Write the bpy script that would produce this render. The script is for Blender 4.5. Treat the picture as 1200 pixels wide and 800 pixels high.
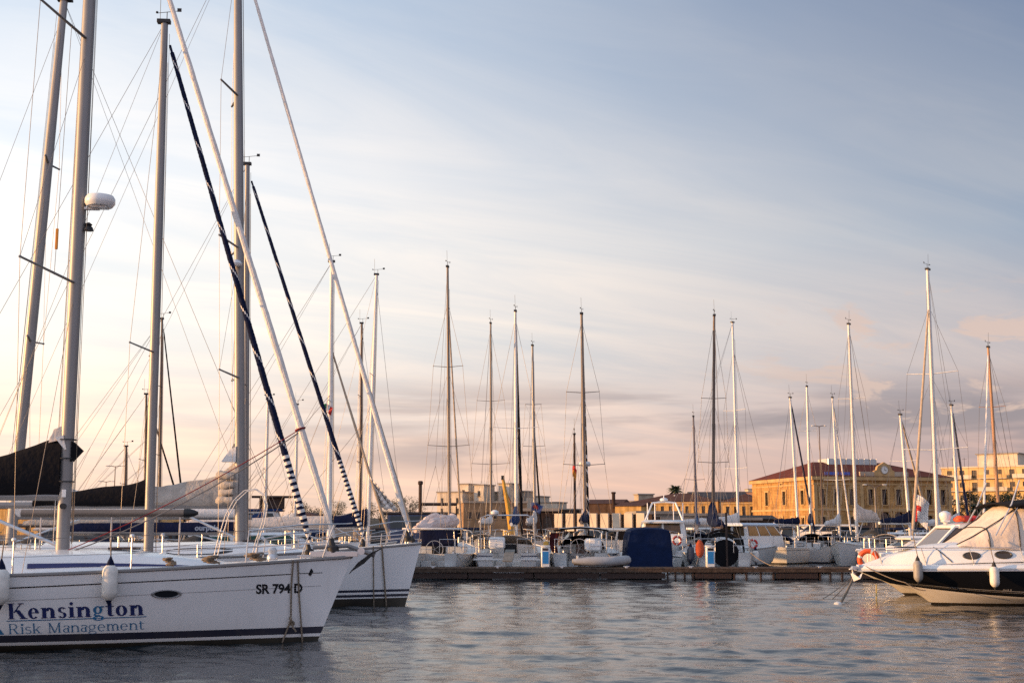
import bpy, bmesh, math, random
import numpy as np
from mathutils import Vector, Matrix, noise as mnoise
R = math.radians
rnd = random.Random(7)
for o in list(bpy.data.objects): bpy.data.objects.remove(o)
SC = bpy.context.scene
COL = SC.collection

# ---------------------------------------------------------------- camera
F, PITCH, EYE = 1500.0, R(8.27), 2.09          # focal length in pixels of the 1200 wide photograph, tilt up, height over water
cam = bpy.data.cameras.new('camera'); camo = bpy.data.objects.new('camera', cam); COL.objects.link(camo)
cam.sensor_width = 36; cam.lens = F/1200*36; cam.clip_start = .1; cam.clip_end = 9000
camo.location = (0, 0, EYE); camo.rotation_euler = (R(90)+PITCH, 0, 0)
SC.camera = camo
CP, SP = math.cos(PITCH), math.sin(PITCH)
def P(px, py, Y):
    "point at world depth Y seen at photograph pixel px, py"
    dx, u = (px-600)/F, (400-py)/F
    k = Y/(CP-u*SP)
    return Vector((dx*k, Y, EYE+(SP+u*CP)*k))

# ---------------------------------------------------------------- light
SUN_EL, SUN_AZ = R(6.5), math.atan2(-.985, -.13)  # azimuth as atan2(x, y): from the left, a touch behind the camera
sun = bpy.data.lights.new('sun', 'SUN'); suno = bpy.data.objects.new('sun', sun); COL.objects.link(suno)
sun.energy = 5.0; sun.angle = R(.6); sun.color = (1, .54, .21)
sd = Vector((math.sin(SUN_AZ)*math.cos(SUN_EL), math.cos(SUN_AZ)*math.cos(SUN_EL), math.sin(SUN_EL)))
suno.rotation_euler = sd.to_track_quat('Z', 'Y').to_euler()

SC.view_settings.view_transform = 'Standard'; SC.view_settings.look = 'None'
SC.view_settings.exposure = .5; SC.view_settings.gamma = 1
SC.render.engine = 'CYCLES'
SC.cycles.use_denoising = False; SC.cycles.denoising_prefilter = 'NONE'; SC.cycles.use_adaptive_sampling = False
SC.cycles.max_bounces = 6; SC.cycles.sample_clamp_indirect = 4; SC.cycles.sample_clamp_direct = 12; SC.cycles.caustics_reflective = False; SC.cycles.caustics_refractive = False

W = bpy.data.worlds.new('World'); SC.world = W; W.use_nodes = True; W.cycles.sampling_method = 'MANUAL'; W.cycles.sample_map_resolution = 2048
NT = W.node_tree; NT.nodes.clear()
def nn(t, **k):
    n = NT.nodes.new(t)
    for a, b in k.items(): setattr(n, a, b)
    return n
def lk(a, b): NT.links.new(a, b)
def mth(op, a, b=None, clamp=False):
    n = nn('ShaderNodeMath', operation=op, use_clamp=clamp)
    for i, v in enumerate((a, b)):
        if v is None: continue
        if isinstance(v, (int, float)): n.inputs[i].default_value = v
        else: lk(v, n.inputs[i])
    return n.outputs[0]
def mapr(v, a, b, c=0, d=1, smooth=True):
    n = nn('ShaderNodeMapRange', interpolation_type='SMOOTHSTEP' if smooth else 'LINEAR'); lk(v, n.inputs[0])
    for i, q in enumerate((a, b, c, d)): n.inputs[i+1].default_value = q
    return n.outputs[0]
def ramp(v, stops):
    n = nn('ShaderNodeValToRGB'); lk(v, n.inputs[0]); cr = n.color_ramp
    while len(cr.elements) < len(stops): cr.elements.new(.5)
    for e, (p, c) in zip(cr.elements, stops): e.position = p; e.color = (*c, 1)
    return n.outputs[0]
def mixc(f, a, b, mode='MIX'):
    n = nn('ShaderNodeMix', data_type='RGBA', blend_type=mode)
    if isinstance(f, (int, float)): n.inputs[0].default_value = f
    else: lk(f, n.inputs[0])
    for i, v in ((6, a), (7, b)):
        if isinstance(v, tuple): n.inputs[i].default_value = (*v, 1)
        else: lk(v, n.inputs[i])
    return n.outputs[2]
def noise(vec, scale, detail=5, rough=.55, dist=0.):
    n = nn('ShaderNodeTexNoise'); lk(vec, n.inputs['Vector'])
    n.inputs['Scale'].default_value = scale; n.inputs['Detail'].default_value = detail
    n.inputs['Roughness'].default_value = rough; n.inputs['Distortion'].default_value = dist
    return n.outputs['Fac']
def mapping(vec, loc=(0,0,0), rot=(0,0,0), scale=(1,1,1)):
    n = nn('ShaderNodeMapping'); lk(vec, n.inputs[0])
    n.inputs[1].default_value = loc; n.inputs[2].default_value = rot; n.inputs[3].default_value = scale
    return n.outputs[0]
tc = nn('ShaderNodeTexCoord')
sep = nn('ShaderNodeSeparateXYZ'); lk(tc.outputs['Generated'], sep.inputs[0])
dx_, dy_, dz_ = sep.outputs
sky = nn('ShaderNodeTexSky', sky_type='NISHITA'); sky.sun_disc = False
sky.sun_elevation = SUN_EL; sky.sun_rotation = SUN_AZ; sky.altitude = 0; sky.air_density = 1.0; sky.dust_density = 1.6; sky.ozone_density = 1.2
bg_sky = nn('ShaderNodeBackground'); lk(sky.outputs[0], bg_sky.inputs[0]); bg_sky.inputs[1].default_value = .10
# thin high cloud veil: lit warm near the horizon and towards the sun, blue grey aloft
el = mth('ARCSINE', mth('MAXIMUM', dz_, 0.0))                                   # elevation, radians
nrm = mth('SQRT', mth('ADD', mth('MULTIPLY', dx_, dx_), mth('MULTIPLY', dy_, dy_)))
toward = mth('DIVIDE', mth('ADD', mth('MULTIPLY', dx_, math.sin(SUN_AZ)), mth('MULTIPLY', dy_, math.cos(SUN_AZ)+.55)), nrm)
e01 = mth('DIVIDE', el, .6, True)                                           # 0 .. 34 degrees
away = ramp(e01, [(0, (.66,.40,.36)), (.10, (.63,.43,.41)), (.20, (.57,.49,.50)), (.36, (.39,.44,.53)), (.66, (.19,.25,.385)), (1, (.32,.38,.50))])
near = ramp(e01, [(0, (1.26,.82,.56)), (.10, (1.36,1.02,.80)), (.25, (1.38,1.24,1.08)), (.45, (1.24,1.20,1.16)), (.68, (.82,.90,1.0)), (1, (.52,.60,.74))])
veil = mixc(mapr(toward, -.10, .92), away, near)
veil = mixc(mapr(dy_, -.7, .05, 1, 0), veil, mixc(1, veil, (2.1, 2.06, 2.06), 'MULTIPLY'))   # unseen sky behind the camera brightened, added to fill the shaded near hull
flat = nn('ShaderNodeCombineXYZ')                                               # direction projected onto a cloud deck
dd = mth('ADD', dz_, .16)
lk(mth('DIVIDE', dx_, dd), flat.inputs[0]); lk(mth('DIVIDE', dy_, dd), flat.inputs[1])
streak = noise(mapping(mapping(flat.outputs[0], rot=(0, 0, R(-28))), loc=(1.3, .4, 0), scale=(.5, 1.9, 1)), 1.2, 8, .62, 1.6)
broad = noise(mapping(mapping(flat.outputs[0], rot=(0, 0, R(-32))), loc=(4.3, 2.1, 0), scale=(.45, 1.0, 1)), .9, 4, .55, .8)
st = mth('ADD', mth('MULTIPLY', mapr(streak, .33, .70), .45), mth('MULTIPLY', mapr(broad, .36, .64), .55))
veil = mixc(st, mixc(1, veil, (.80, .88, .97), 'MULTIPLY'), mixc(1, veil, (1.20, 1.13, 1.06), 'MULTIPLY'))
# low grey mauve bands and a few lit puffs near the horizon
ang = nn('ShaderNodeCombineXYZ')
az = mth('ARCTAN2', dx_, dy_)
lk(az, ang.inputs[0]); lk(el, ang.inputs[1])
band = noise(mapping(ang.outputs[0], loc=(.35, .12, 0), scale=(3.2, 26, 1)), 1.0, 5, .55, .35)
bmask = mth('MULTIPLY', mth('MULTIPLY', mapr(band, .42, .58), mapr(el, .030, .055)), mapr(el, .085, .125, 1, 0))
bmask = mth('MULTIPLY', bmask, mapr(az, -.25, -.02, .15, 1))
veil = mixc(mth('MULTIPLY', bmask, .85), veil, mixc(mapr(toward, -.1, .9), (.30, .26, .30), (.56, .44, .43)))
puff = noise(mapping(ang.outputs[0], loc=(2.2, 1.35, 0), scale=(13, 36, 1)), 1.0, 6, .6, .5)
pmask = mth('MULTIPLY', mth('MULTIPLY', mapr(puff, .53, .63), mapr(el, .05, .075)), mapr(el, .15, .19, 1, 0))
pmask = mth('MULTIPLY', pmask, mapr(az, .12, .28))
veil = mixc(mth('MULTIPLY', pmask, .75), veil, (.80, .58, .49))
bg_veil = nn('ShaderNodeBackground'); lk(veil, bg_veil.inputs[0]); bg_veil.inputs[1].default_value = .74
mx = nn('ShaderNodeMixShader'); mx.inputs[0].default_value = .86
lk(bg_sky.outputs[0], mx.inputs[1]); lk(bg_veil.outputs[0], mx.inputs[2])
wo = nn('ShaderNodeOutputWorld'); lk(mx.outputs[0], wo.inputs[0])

# ---------------------------------------------------------------- materials
MATS = {}
def M(name, col, rough=.5, metal=0., var=.12, vs=3., bump=0., bs=40., coat=0., trans=0., stripes=None):
    """principled material with noise-driven wear; stripes = [(z, colour)] paints a hull by local height, bottom up"""
    if name in MATS: return MATS[name]
    m = bpy.data.materials.new(name); m.use_nodes = True; MATS[name] = m
    t = m.node_tree; b = t.nodes['Principled BSDF']
    b.inputs['Roughness'].default_value = rough; b.inputs['Metallic'].default_value = metal
    b.inputs['Specular IOR Level'].default_value = .12 if rough >= .8 else .5
    b.inputs['Coat Weight'].default_value = coat; b.inputs['Coat Roughness'].default_value = .08
    b.inputs['Transmission Weight'].default_value = trans
    co = t.nodes.new('ShaderNodeTexCoord')
    n = t.nodes.new('ShaderNodeTexNoise'); n.inputs['Scale'].default_value = vs; n.inputs['Detail'].default_value = 6
    t.links.new(co.outputs['Object'], n.inputs['Vector'])
    rp = t.nodes.new('ShaderNodeMapRange'); t.links.new(n.outputs['Fac'], rp.inputs[0])
    rp.inputs[1].default_value = .3; rp.inputs[2].default_value = .7; rp.inputs[3].default_value = 1-var; rp.inputs[4].default_value = 1+var*.4
    mu = t.nodes.new('ShaderNodeMix'); mu.data_type = 'RGBA'; mu.blend_type = 'MULTIPLY'; mu.inputs[0].default_value = 1
    t.links.new(rp.outputs[0], mu.inputs[7])
    if stripes:
        se = t.nodes.new('ShaderNodeSeparateXYZ'); t.links.new(co.outputs['Object'], se.inputs[0])
        cur = None
        for i, (z, c) in enumerate(stripes):
            if cur is None: cur = tuple(c); continue
            gt = t.nodes.new('ShaderNodeMath'); gt.operation = 'GREATER_THAN'; gt.inputs[1].default_value = z
            t.links.new(se.outputs[2], gt.inputs[0])
            x = t.nodes.new('ShaderNodeMix'); x.data_type = 'RGBA'; t.links.new(gt.outputs[0], x.inputs[0])
            if isinstance(cur, tuple): x.inputs[6].default_value = (*cur, 1)
            else: t.links.new(cur, x.inputs[6])
            x.inputs[7].default_value = (*c, 1); cur = x.outputs[2]
        t.links.new(cur, mu.inputs[6])
    else: mu.inputs[6].default_value = (*col, 1)
    t.links.new(mu.outputs[2], b.inputs['Base Color'])
    if stripes:
        mp = t.nodes.new('ShaderNodeMapping'); mp.inputs[3].default_value = (5.5, 5.5, .35); t.links.new(co.outputs['Object'], mp.inputs[0])
        ns = t.nodes.new('ShaderNodeTexNoise'); ns.inputs['Scale'].default_value = 1.6; ns.inputs['Detail'].default_value = 5; t.links.new(mp.outputs[0], ns.inputs['Vector'])
        r2 = t.nodes.new('ShaderNodeMapRange'); t.links.new(ns.outputs['Fac'], r2.inputs[0])
        for i_, q_ in enumerate((.52, .74, 0, .07)): r2.inputs[i_+1].default_value = q_
        lo = t.nodes.new('ShaderNodeMapRange'); t.links.new(se.outputs[2], lo.inputs[0])       # grime thickens towards the waterline
        for i_, q_ in enumerate((.1, .55, .30, 0)): lo.inputs[i_+1].default_value = q_
        lm = t.nodes.new('ShaderNodeMath'); lm.operation = 'MULTIPLY'; t.links.new(lo.outputs[0], lm.inputs[0]); t.links.new(n.outputs['Fac'], lm.inputs[1])
        ad = t.nodes.new('ShaderNodeMath'); ad.operation = 'ADD'; t.links.new(r2.outputs[0], ad.inputs[0]); t.links.new(lm.outputs[0], ad.inputs[1])
        gx = t.nodes.new('ShaderNodeMix'); gx.data_type = 'RGBA'; t.links.new(ad.outputs[0], gx.inputs[0]); t.links.new(mu.outputs[2], gx.inputs[6]); gx.inputs[7].default_value = (.22, .18, .11, 1)
        t.links.new(gx.outputs[2], b.inputs['Base Color'])
    rr = t.nodes.new('ShaderNodeMapRange'); t.links.new(n.outputs['Fac'], rr.inputs[0])
    rr.inputs[3].default_value = rough*.8; rr.inputs[4].default_value = min(1, rough*1.3); t.links.new(rr.outputs[0], b.inputs['Roughness'])
    if bump:
        n2 = t.nodes.new('ShaderNodeTexNoise'); n2.inputs['Scale'].default_value = bs; n2.inputs['Detail'].default_value = 5
        t.links.new(co.outputs['Object'], n2.inputs['Vector'])
        bp = t.nodes.new('ShaderNodeBump'); bp.inputs['Strength'].default_value = bump; bp.inputs['Distance'].default_value = .05
        t.links.new(n2.outputs['Fac'], bp.inputs['Height']); t.links.new(bp.outputs[0], b.inputs['Normal'])
    return m
WHITE = (.78,.78,.77); NAVY = (.006,.010,.034); BLACK = (.012,.012,.014)
gel = M('gelcoat', (.76,.77,.77), .28, var=.06, vs=1.2, coat=.3)
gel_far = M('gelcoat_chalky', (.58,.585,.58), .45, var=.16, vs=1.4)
gel_old = M('gelcoat_worn', (.66,.65,.62), .4, var=.14, vs=1.5)
alu = M('anodised_aluminium', (.235,.23,.23), .42, .3, var=.1, vs=1.5)
alu_white = M('white_spar_paint', (.74,.72,.69), .4, var=.1)
alu_dark = M('dark_spar_paint', (.11,.075,.06), .5, var=.2)
spar_grey = M('weathered_spar', (.20,.165,.14), .5, .15, var=.15)
steel = M('stainless_steel', (.55,.55,.56), .36, .85, var=.05)
wire = M('rigging_wire', (.20,.18,.17), .4, .5, var=.1)
rope_m = M('mooring_rope', (.26,.21,.16), .9, var=.3, vs=20, bump=.5, bs=120)
rope_red = M('red_rope', (.20,.025,.03), .8, var=.2)
black = M('black_fitting', BLACK, .5)
rubber = M('black_rubber', (.02,.02,.022), .7)
glass = M('smoked_glass', (.012,.014,.018), .06, var=.1)
glass_a = M('amber_glass', (.05,.035,.02), .08, var=.3)
canvas_black = M('black_canvas', (.008,.008,.011), .92, var=.35, vs=4, bump=.5, bs=9)
canvas_navy = M('navy_canvas', (.007,.012,.042), .9, var=.3, vs=4, bump=.4, bs=9)
canvas_blue = M('blue_canvas', (.010,.035,.12), .9, var=.3, vs=4, bump=.4, bs=9)
canvas_grey = M('grey_canvas', (.43,.39,.35), .92, var=.25, vs=4, bump=.7, bs=8)
canvas_beige = M('beige_canvas', (.66,.57,.50), .9, var=.15, vs=3, bump=.5, bs=8)
canvas_dgrey = M('charcoal_canvas', (.05,.052,.056), .9, var=.3, bump=.4, bs=9)
sailcloth = M('sailcloth', (.74,.71,.68), .8, var=.12, vs=5, bump=.3, bs=14)
sail_tan = M('tan_sailcloth', (.45,.36,.27), .85, var=.2, vs=5)
fender_w = M('white_fender', (.72,.70,.66), .45, var=.22, vs=6)
fender_g = M('grey_fender', (.30,.29,.28), .5, var=.2, vs=6)
orange = M('orange_plastic', (.78,.10,.02), .5, var=.15)
red = M('red_plastic', (.55,.03,.025), .5, var=.2)
yellow = M('yellow_paint', (.55,.30,.03), .45, var=.2)
blue_p = M('blue_panel', (.02,.22,.55), .35, var=.1)
wood = M('weathered_wood', (.095,.066,.05), .85, var=.45, vs=6, bump=.4, bs=25)
wood_d = M('dark_wet_wood', (.040,.020,.015), .7, var=.45, vs=5, bump=.4, bs=20)
teak = M('teak', (.33,.22,.13), .75, var=.3, vs=8)

# ---------------------------------------------------------------- mesh collector
class MB:
    def __init__(s): s.v = []; s.f = []; s.m = []
    def face(s, idx, m=0): s.f.append(tuple(idx)); s.m.append(m)
    def poly(s, pts, m=0):
        b = len(s.v); s.v += [tuple(p) for p in pts]; s.face(range(b, b+len(pts)), m)
    def box(s, c, d, rot=None, m=0, bev=0.):
        hx, hy, hz = d[0]/2, d[1]/2, d[2]/2; c = Vector(c)
        if bev <= 0: bev = min(hx, hy, hz)*.12
        bm = bmesh.new(); bmesh.ops.create_cube(bm, size=1)
        for v in bm.verts: v.co = Vector((v.co.x*d[0], v.co.y*d[1], v.co.z*d[2]))
        bmesh.ops.bevel(bm, geom=bm.edges[:], offset=bev, segments=1, affect='EDGES')
        s.bm(bm, c, rot, m)
    def bm(s, bm, c=(0,0,0), rot=None, m=0):
        b = len(s.v); c = Vector(c); bm.verts.index_update()
        for v in bm.verts:
            p = v.co.copy()
            if rot is not None: p = rot @ p
            s.v.append(tuple(p+c))
        for f in bm.faces: s.face([b+v.index for v in f.verts], m)
        bm.free()
    def loft(s, rings, closed=True, caps=True, m=0, mfun=None):
        b = len(s.v); n = len(rings[0])
        for r in rings: s.v += [tuple(p) for p in r]
        for i in range(len(rings)-1):
            for j in range(n if closed else n-1):
                k = (j+1) % n
                s.face((b+i*n+j, b+i*n+k, b+(i+1)*n+k, b+(i+1)*n+j), mfun(i, j) if mfun else m)
        if caps and closed:
            s.face([b+j for j in range(n)][::-1], m); s.face([b+(len(rings)-1)*n+j for j in range(n)], m)
    def tube(s, pts, r, n=8, m=0, ell=None, up=None, mfun=None):
        pts = [Vector(p) for p in pts]
        rs = r if isinstance(r, (list, tuple)) else [r]*len(pts)
        rings = []; prev = None
        for i, p in enumerate(pts):
            d = (pts[min(i+1, len(pts)-1)]-pts[max(i-1, 0)]).normalized()
            if prev is None:
                u = Vector(up) if up else (Vector((0,0,1)) if abs(d.z) < .9 else Vector((1,0,0)))
            else: u = prev
            u = (u - d*u.dot(d)).normalized(); prev = u
            w = d.cross(u)
            e = ell or 1.
            rings.append([p+u*math.cos(a)*rs[i]*e+w*math.sin(a)*rs[i] for a in [2*math.pi*k/n for k in range(n)]])
        s.loft(rings, True, True, m, mfun)
    def lathe(s, prof, c=(0,0,0), axis=(0,0,1), n=14, m=0):
        q = Vector((0,0,1)).rotation_difference(Vector(axis).normalized()); c = Vector(c)
        s.loft([[c+q @ Vector((r*math.cos(2*math.pi*k/n), r*math.sin(2*math.pi*k/n), z)) for k in range(n)] for r, z in prof], True, True, m)
    def torus(s, c, Rr, r, axis=(0,1,0), n=20, k=8, m=0, mfun=None):
        q = Vector((0,0,1)).rotation_difference(Vector(axis).normalized()); c = Vector(c); b = len(s.v)
        for i in range(n):
            a = 2*math.pi*i/n
            for j in range(k):
                t = 2*math.pi*j/k
                s.v.append(tuple(c+q @ Vector(((Rr+r*math.cos(t))*math.cos(a), (Rr+r*math.cos(t))*math.sin(a), r*math.sin(t)))))
        for i in range(n):
            for j in range(k):
                s.face((b+i*k+j, b+((i+1)%n)*k+j, b+((i+1)%n)*k+(j+1)%k, b+i*k+(j+1)%k), mfun(i) if mfun else m)
    def ball(s, c, r, sq=(1,1,1), n=10, m=0):
        s.loft([[(c[0]+r*sq[0]*math.sin(t)*math.cos(2*math.pi*k/n), c[1]+r*sq[1]*math.sin(t)*math.sin(2*math.pi*k/n), c[2]-r*sq[2]*math.cos(t)) for k in range(n)]
                for t in [math.pi*(i+.02)/(n*.5+.04) for i in range(n//2+1)]], True, True, m)
    def build(s, name, mat, parent=None, smooth=True, ang=38):
        me = bpy.data.meshes.new(name); me.from_pydata(s.v, [], s.f); me.update()
        for mm in (mat if isinstance(mat, (list, tuple)) else [mat]): me.materials.append(mm)
        if any(s.m): me.polygons.foreach_set('material_index', s.m)
        bm = bmesh.new(); bm.from_mesh(me); bmesh.ops.recalc_face_normals(bm, faces=bm.faces[:]); bm.to_mesh(me); bm.free()
        if smooth:
            me.polygons.foreach_set('use_smooth', [True]*len(me.polygons)); me.set_sharp_from_angle(angle=R(ang))
        o = bpy.data.objects.new(name, me); COL.objects.link(o)
        if parent: o.parent = parent
        return o
def raw(name, verts, faces, mat, parent=None, smooth=True, mi=None):
    s = MB(); s.v = verts; s.f = faces; s.m = mi or [0]*len(faces)
    return s.build(name, mat, parent, smooth)
def tag(o, label=None, cat=None, group=None, kind=None):
    for k, v in (('label', label), ('category', cat), ('group', group), ('kind', kind)):
        if v: o[k] = v
    return o
def empty(name, loc, rz=0., label=None, cat=None, group=None):
    o = bpy.data.objects.new(name, None); COL.objects.link(o); o.location = loc; o.rotation_euler = (0, 0, rz)
    o.empty_display_size = .3
    return tag(o, label, cat, group)
def lerp(a, b, t): return a+(b-a)*t
def sag(a, b, s, n=10):
    a, b = Vector(a), Vector(b)
    return [a.lerp(b, i/n)-Vector((0, 0, 4*s*(i/n)*(1-i/n))) for i in range(n+1)]
def rigline(parent, name, a, b, r=.005, mat=None, s=0., n=4):
    m = MB(); m.tube(sag(a, b, s, 8) if s else [a, b], r, n); return m.build(name, mat or wire, parent)

# ---------------------------------------------------------------- water
def make_water():
    def axis(c0, c1, d0, grow, lim):
        a = [c0]
        while a[-1] < c1: a.append(a[-1]+d0)
        d = d0; hi = []
        x = a[-1]
        while x < lim: d *= grow; x += d; hi.append(x)
        return a, hi
    xs, hi = axis(-21, 21, .075, 1.16, 2500); xs = np.array([-q for q in hi[::-1]]+xs+hi)
    ys = [-60, -30, -15, -5, 4, 9, 12, 14, 15.5]; d = .055
    while ys[-1] < 2600:
        ys.append(ys[-1]+d); d *= 1.0036 if ys[-1] < 75 else 1.12
    ys = np.array(ys)
    X, Y = np.meshgrid(xs, ys); Z = np.zeros_like(X)
    dxs = np.gradient(xs); dys = np.gradient(ys)
    cell = np.maximum(dxs[None, :], dys[:, None])
    rng = np.random.RandomState(3)
    for i in range(110):
        lam = .20*(9.0**rng.rand()**1.5); th = rng.normal(R(70), R(48)); k = 2*math.pi/lam; ph = rng.rand()*6.28
        amp = .0029*lam**.95
        wob = .35*np.sin(.21*X+.17*Y+i)+.25*np.sin(.09*X-.13*Y+2*i)
        env = .65+.35*np.sin(.13*X*math.cos(i)+.11*Y*math.sin(i*1.7)+i)
        Z += amp*env*np.clip(lam/(cell*2.6)-.7, 0, 1)*np.sin(k*(X*math.cos(th)+Y*math.sin(th))+ph+wob)
    for i in range(14):                                   # longer wind lanes
        lam = rng.uniform(1.6, 4.5); th = rng.normal(R(78), R(16)); k = 2*math.pi/lam
        Z += .0030*lam**.8*(.5+.5*np.sin(.31*X*math.sin(i)+.23*Y+i*2))*np.clip(lam/(cell*2.6)-.7, 0, 1)*np.sin(k*(X*math.cos(th)+Y*math.sin(th))+rng.rand()*6.28+.5*np.sin(.4*X+i))
    ny, nx = X.shape
    me = bpy.data.meshes.new('water'); me.vertices.add(nx*ny)
    me.vertices.foreach_set('co', np.stack([X, Y, Z], -1).astype(np.float32).ravel())
    idx = np.arange(nx*ny).reshape(ny, nx)
    q = np.stack([idx[:-1, :-1], idx[:-1, 1:], idx[1:, 1:], idx[1:, :-1]], -1).reshape(-1, 4)
    me.loops.add(q.size); me.loops.foreach_set('vertex_index', q.ravel().astype(np.int32))
    me.polygons.add(len(q)); me.polygons.foreach_set('loop_start', np.arange(0, q.size, 4, dtype=np.int32))
    me.polygons.foreach_set('use_smooth', np.ones(len(q), bool)); me.update(calc_edges=True)
    m = bpy.data.materials.new('harbour_water'); m.use_nodes = True; t = m.node_tree; b = t.nodes['Principled BSDF']
    b.inputs['Base Color'].default_value = (.012, .020, .026, 1); b.inputs['Roughness'].default_value = .06; b.inputs['IOR'].default_value = 1.33
    g = t.nodes.new('ShaderNodeTexCoord')
    def nz(sc, mp):
        a = t.nodes.new('ShaderNodeMapping'); a.inputs[3].default_value = mp; t.links.new(g.outputs['Object'], a.inputs[0])
        n = t.nodes.new('ShaderNodeTexNoise'); n.inputs['Scale'].default_value = sc; n.inputs['Detail'].default_value = 4; n.inputs['Roughness'].default_value = .6
        t.links.new(a.outputs[0], n.inputs['Vector']); return n.outputs['Fac']
    b1 = t.nodes.new('ShaderNodeBump'); b1.inputs['Strength'].default_value = .3; b1.inputs['Distance'].default_value = .02
    t.links.new(nz(11, (.8, 1.2, 1)), b1.inputs['Height'])
    b2 = t.nodes.new('ShaderNodeBump'); b2.inputs['Strength'].default_value = .25; b2.inputs['Distance'].default_value = .07
    t.links.new(nz(1.1, (.8, 1.6, 1)), b2.inputs['Height']); t.links.new(b1.outputs[0], b2.inputs['Normal'])
    t.links.new(b2.outputs[0], b.inputs['Normal'])
    me.materials.append(m)
    o = bpy.data.objects.new('water', me); COL.objects.link(o); tag(o, kind='structure')
make_water()
# ---------------------------------------------------------------- hulls
class Hull:
    "local frame: x forward, y port, z up from the waterline; stern at -L/2, bow tip at +L/2"
    def __init__(s, L, B, fb=(1.1, 1.05, 1.45), oh=.7, so=.35, sw=.72, fl=.88, bl=2.1):
        s.L, s.B, s.fb, s.oh, s.so, s.sw, s.fl, s.bl = L, B, fb, oh, so, sw, fl, bl
    def sheer(s, t):
        a, b, c = s.fb
        return a*(1-t)*(1-t)+2*(2*b-(a+c)/2)*t*(1-t)+c*t*t
    def half(s, t):
        if t < .42: w = s.sw+(1-s.sw)*math.sin(math.pi/2*t/.42)
        else: w = 1-((t-.42)/.58)**s.bl
        return max(.025, s.B/2*w)
    def at(s, t, z, side=1):
        sh = s.sheer(t); q = max(0., (sh-z)/sh)
        x = -s.L/2+lerp(t*s.L, s.so+t*(s.L-s.oh-s.so), min(q, 1.4))
        w = 1-(1-s.fl)*min(q, 1)**1.6
        w *= 1-.25*t*t*t*min(q, 1)                                   # finer entry at the bow
        if q > 1: w *= max(.35, 1-1.1*(q-1)/.4)
        return Vector((x, side*max(.018, s.half(t)*w), z))
    def tx(s, x, z):
        a, b = 0., 1.
        for _ in range(26):
            c = (a+b)/2
            if s.at(c, z).x < x: a = c
            else: b = c
        return (a+b)/2
    def dec(s, x, z, side=-1, off=.004):
        t = s.tx(x, z); p = s.at(t, z, side); q = s.at(min(1, t+.01), z, side); r = s.at(t, z-.03, side)
        n = (q-p).cross(r-p).normalized()
        if n.y*side < 0: n = -n
        return p+n*off
    def sheer_pt(s, x, side=-1, inset=0., dz=0.):
        t = max(0, min(1, (x+s.L/2)/s.L)); return Vector((x, side*max(0, s.half(t)-inset), s.sheer(t)+dz))
    def zs(s, t, lev):
        sh = s.sheer(t); return [sh-(sh+.38)*v for v in lev]
    def build(s, parent, mat, deck_mat, n=26, cockpit=None, name='hull'):
        ts = [1-max(0, 1-i/n)**1.35 for i in range(n+1)]
        lev = [0, .12, .25, .4, .55, .7, .8, .9, 1]
        v, f = [], []; K = len(lev)
        for side in (1, -1):
            for t in ts:
                for z in s.zs(t, lev): v.append(tuple(s.at(t, z, side)))
        N = len(ts)
        for sd in (0, 1):
            o = sd*N*K
            for i in range(N-1):
                for j in range(K-1):
                    f.append((o+i*K+j, o+(i+1)*K+j, o+(i+1)*K+j+1, o+i*K+j+1))
        o = N*K
        for j in range(K-1):                                          # stem and transom
            f.append(((N-1)*K+j, o+(N-1)*K+j, o+(N-1)*K+j+1, (N-1)*K+j+1))
            if cockpit and j < cockpit[2]:
                cw = cockpit[0]
                za, zb = v[j][2], v[j+1][2]; xa, xb = v[j][0], v[j+1][0]
                b = len(v)
                v += [(xa, cw, za), (xb, cw, zb), (xa, -cw, za), (xb, -cw, zb)]
                f.append((j, j+1, b+1, b)); f.append((o+j, b+2, b+3, o+j+1))
            else: f.append((j, j+1, o+j+1, o+j))
        raw(name, v, f, mat, parent)
        m = MB(); nn_ = 4
        def cam_(t, y): return s.sheer(t)-.012+.05*(1-(y/max(.05, s.half(t)))**2)
        for i in range(N-1):
            for sgn in (1, -1):
                for k in range(nn_):
                    q = []
                    for t, kk in ((ts[i], k), (ts[i+1], k), (ts[i+1], k+1), (ts[i], k+1)):
                        h = s.half(t)-.006; lo = 0
                        if cockpit and (ts[i]+ts[i+1])/2 < cockpit[1]: lo = min(cockpit[0], h-.02)
                        y = lerp(lo, h, kk/nn_); q.append((-s.L/2+t*s.L, sgn*y, cam_(t, y)))
                    m.poly(q)
        m.build('deck', deck_mat, parent)
        if cockpit:
            cw, tc_, lv = cockpit; x0 = s.at(0, s.zs(0, lev)[lv]).x+.01; x1 = -s.L/2+tc_*s.L; zf = s.zs(0, lev)[lv]; zt = s.sheer(tc_)-.0
            c = MB()
            c.poly([(x0, -cw, zf), (x1, -cw, zf), (x1, cw, zf), (x0, cw, zf)])
            c.poly([(x1, -cw, zf), (x1, -cw, zt), (x1, cw, zt), (x1, cw, zf)])
            for sg in (1, -1):
                c.poly([(x0, sg*cw, zf), (x1, sg*cw, zf), (x1, sg*cw, zt), (-s.L/2, sg*cw, s.sheer(0)-.0)])
                c.box(((x0+x1)/2+.4, sg*(cw-.24), zf+.2), (x1-x0-1.0, .44, .4))
            c.build('cockpit', deck_mat, parent)
        return ts
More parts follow.
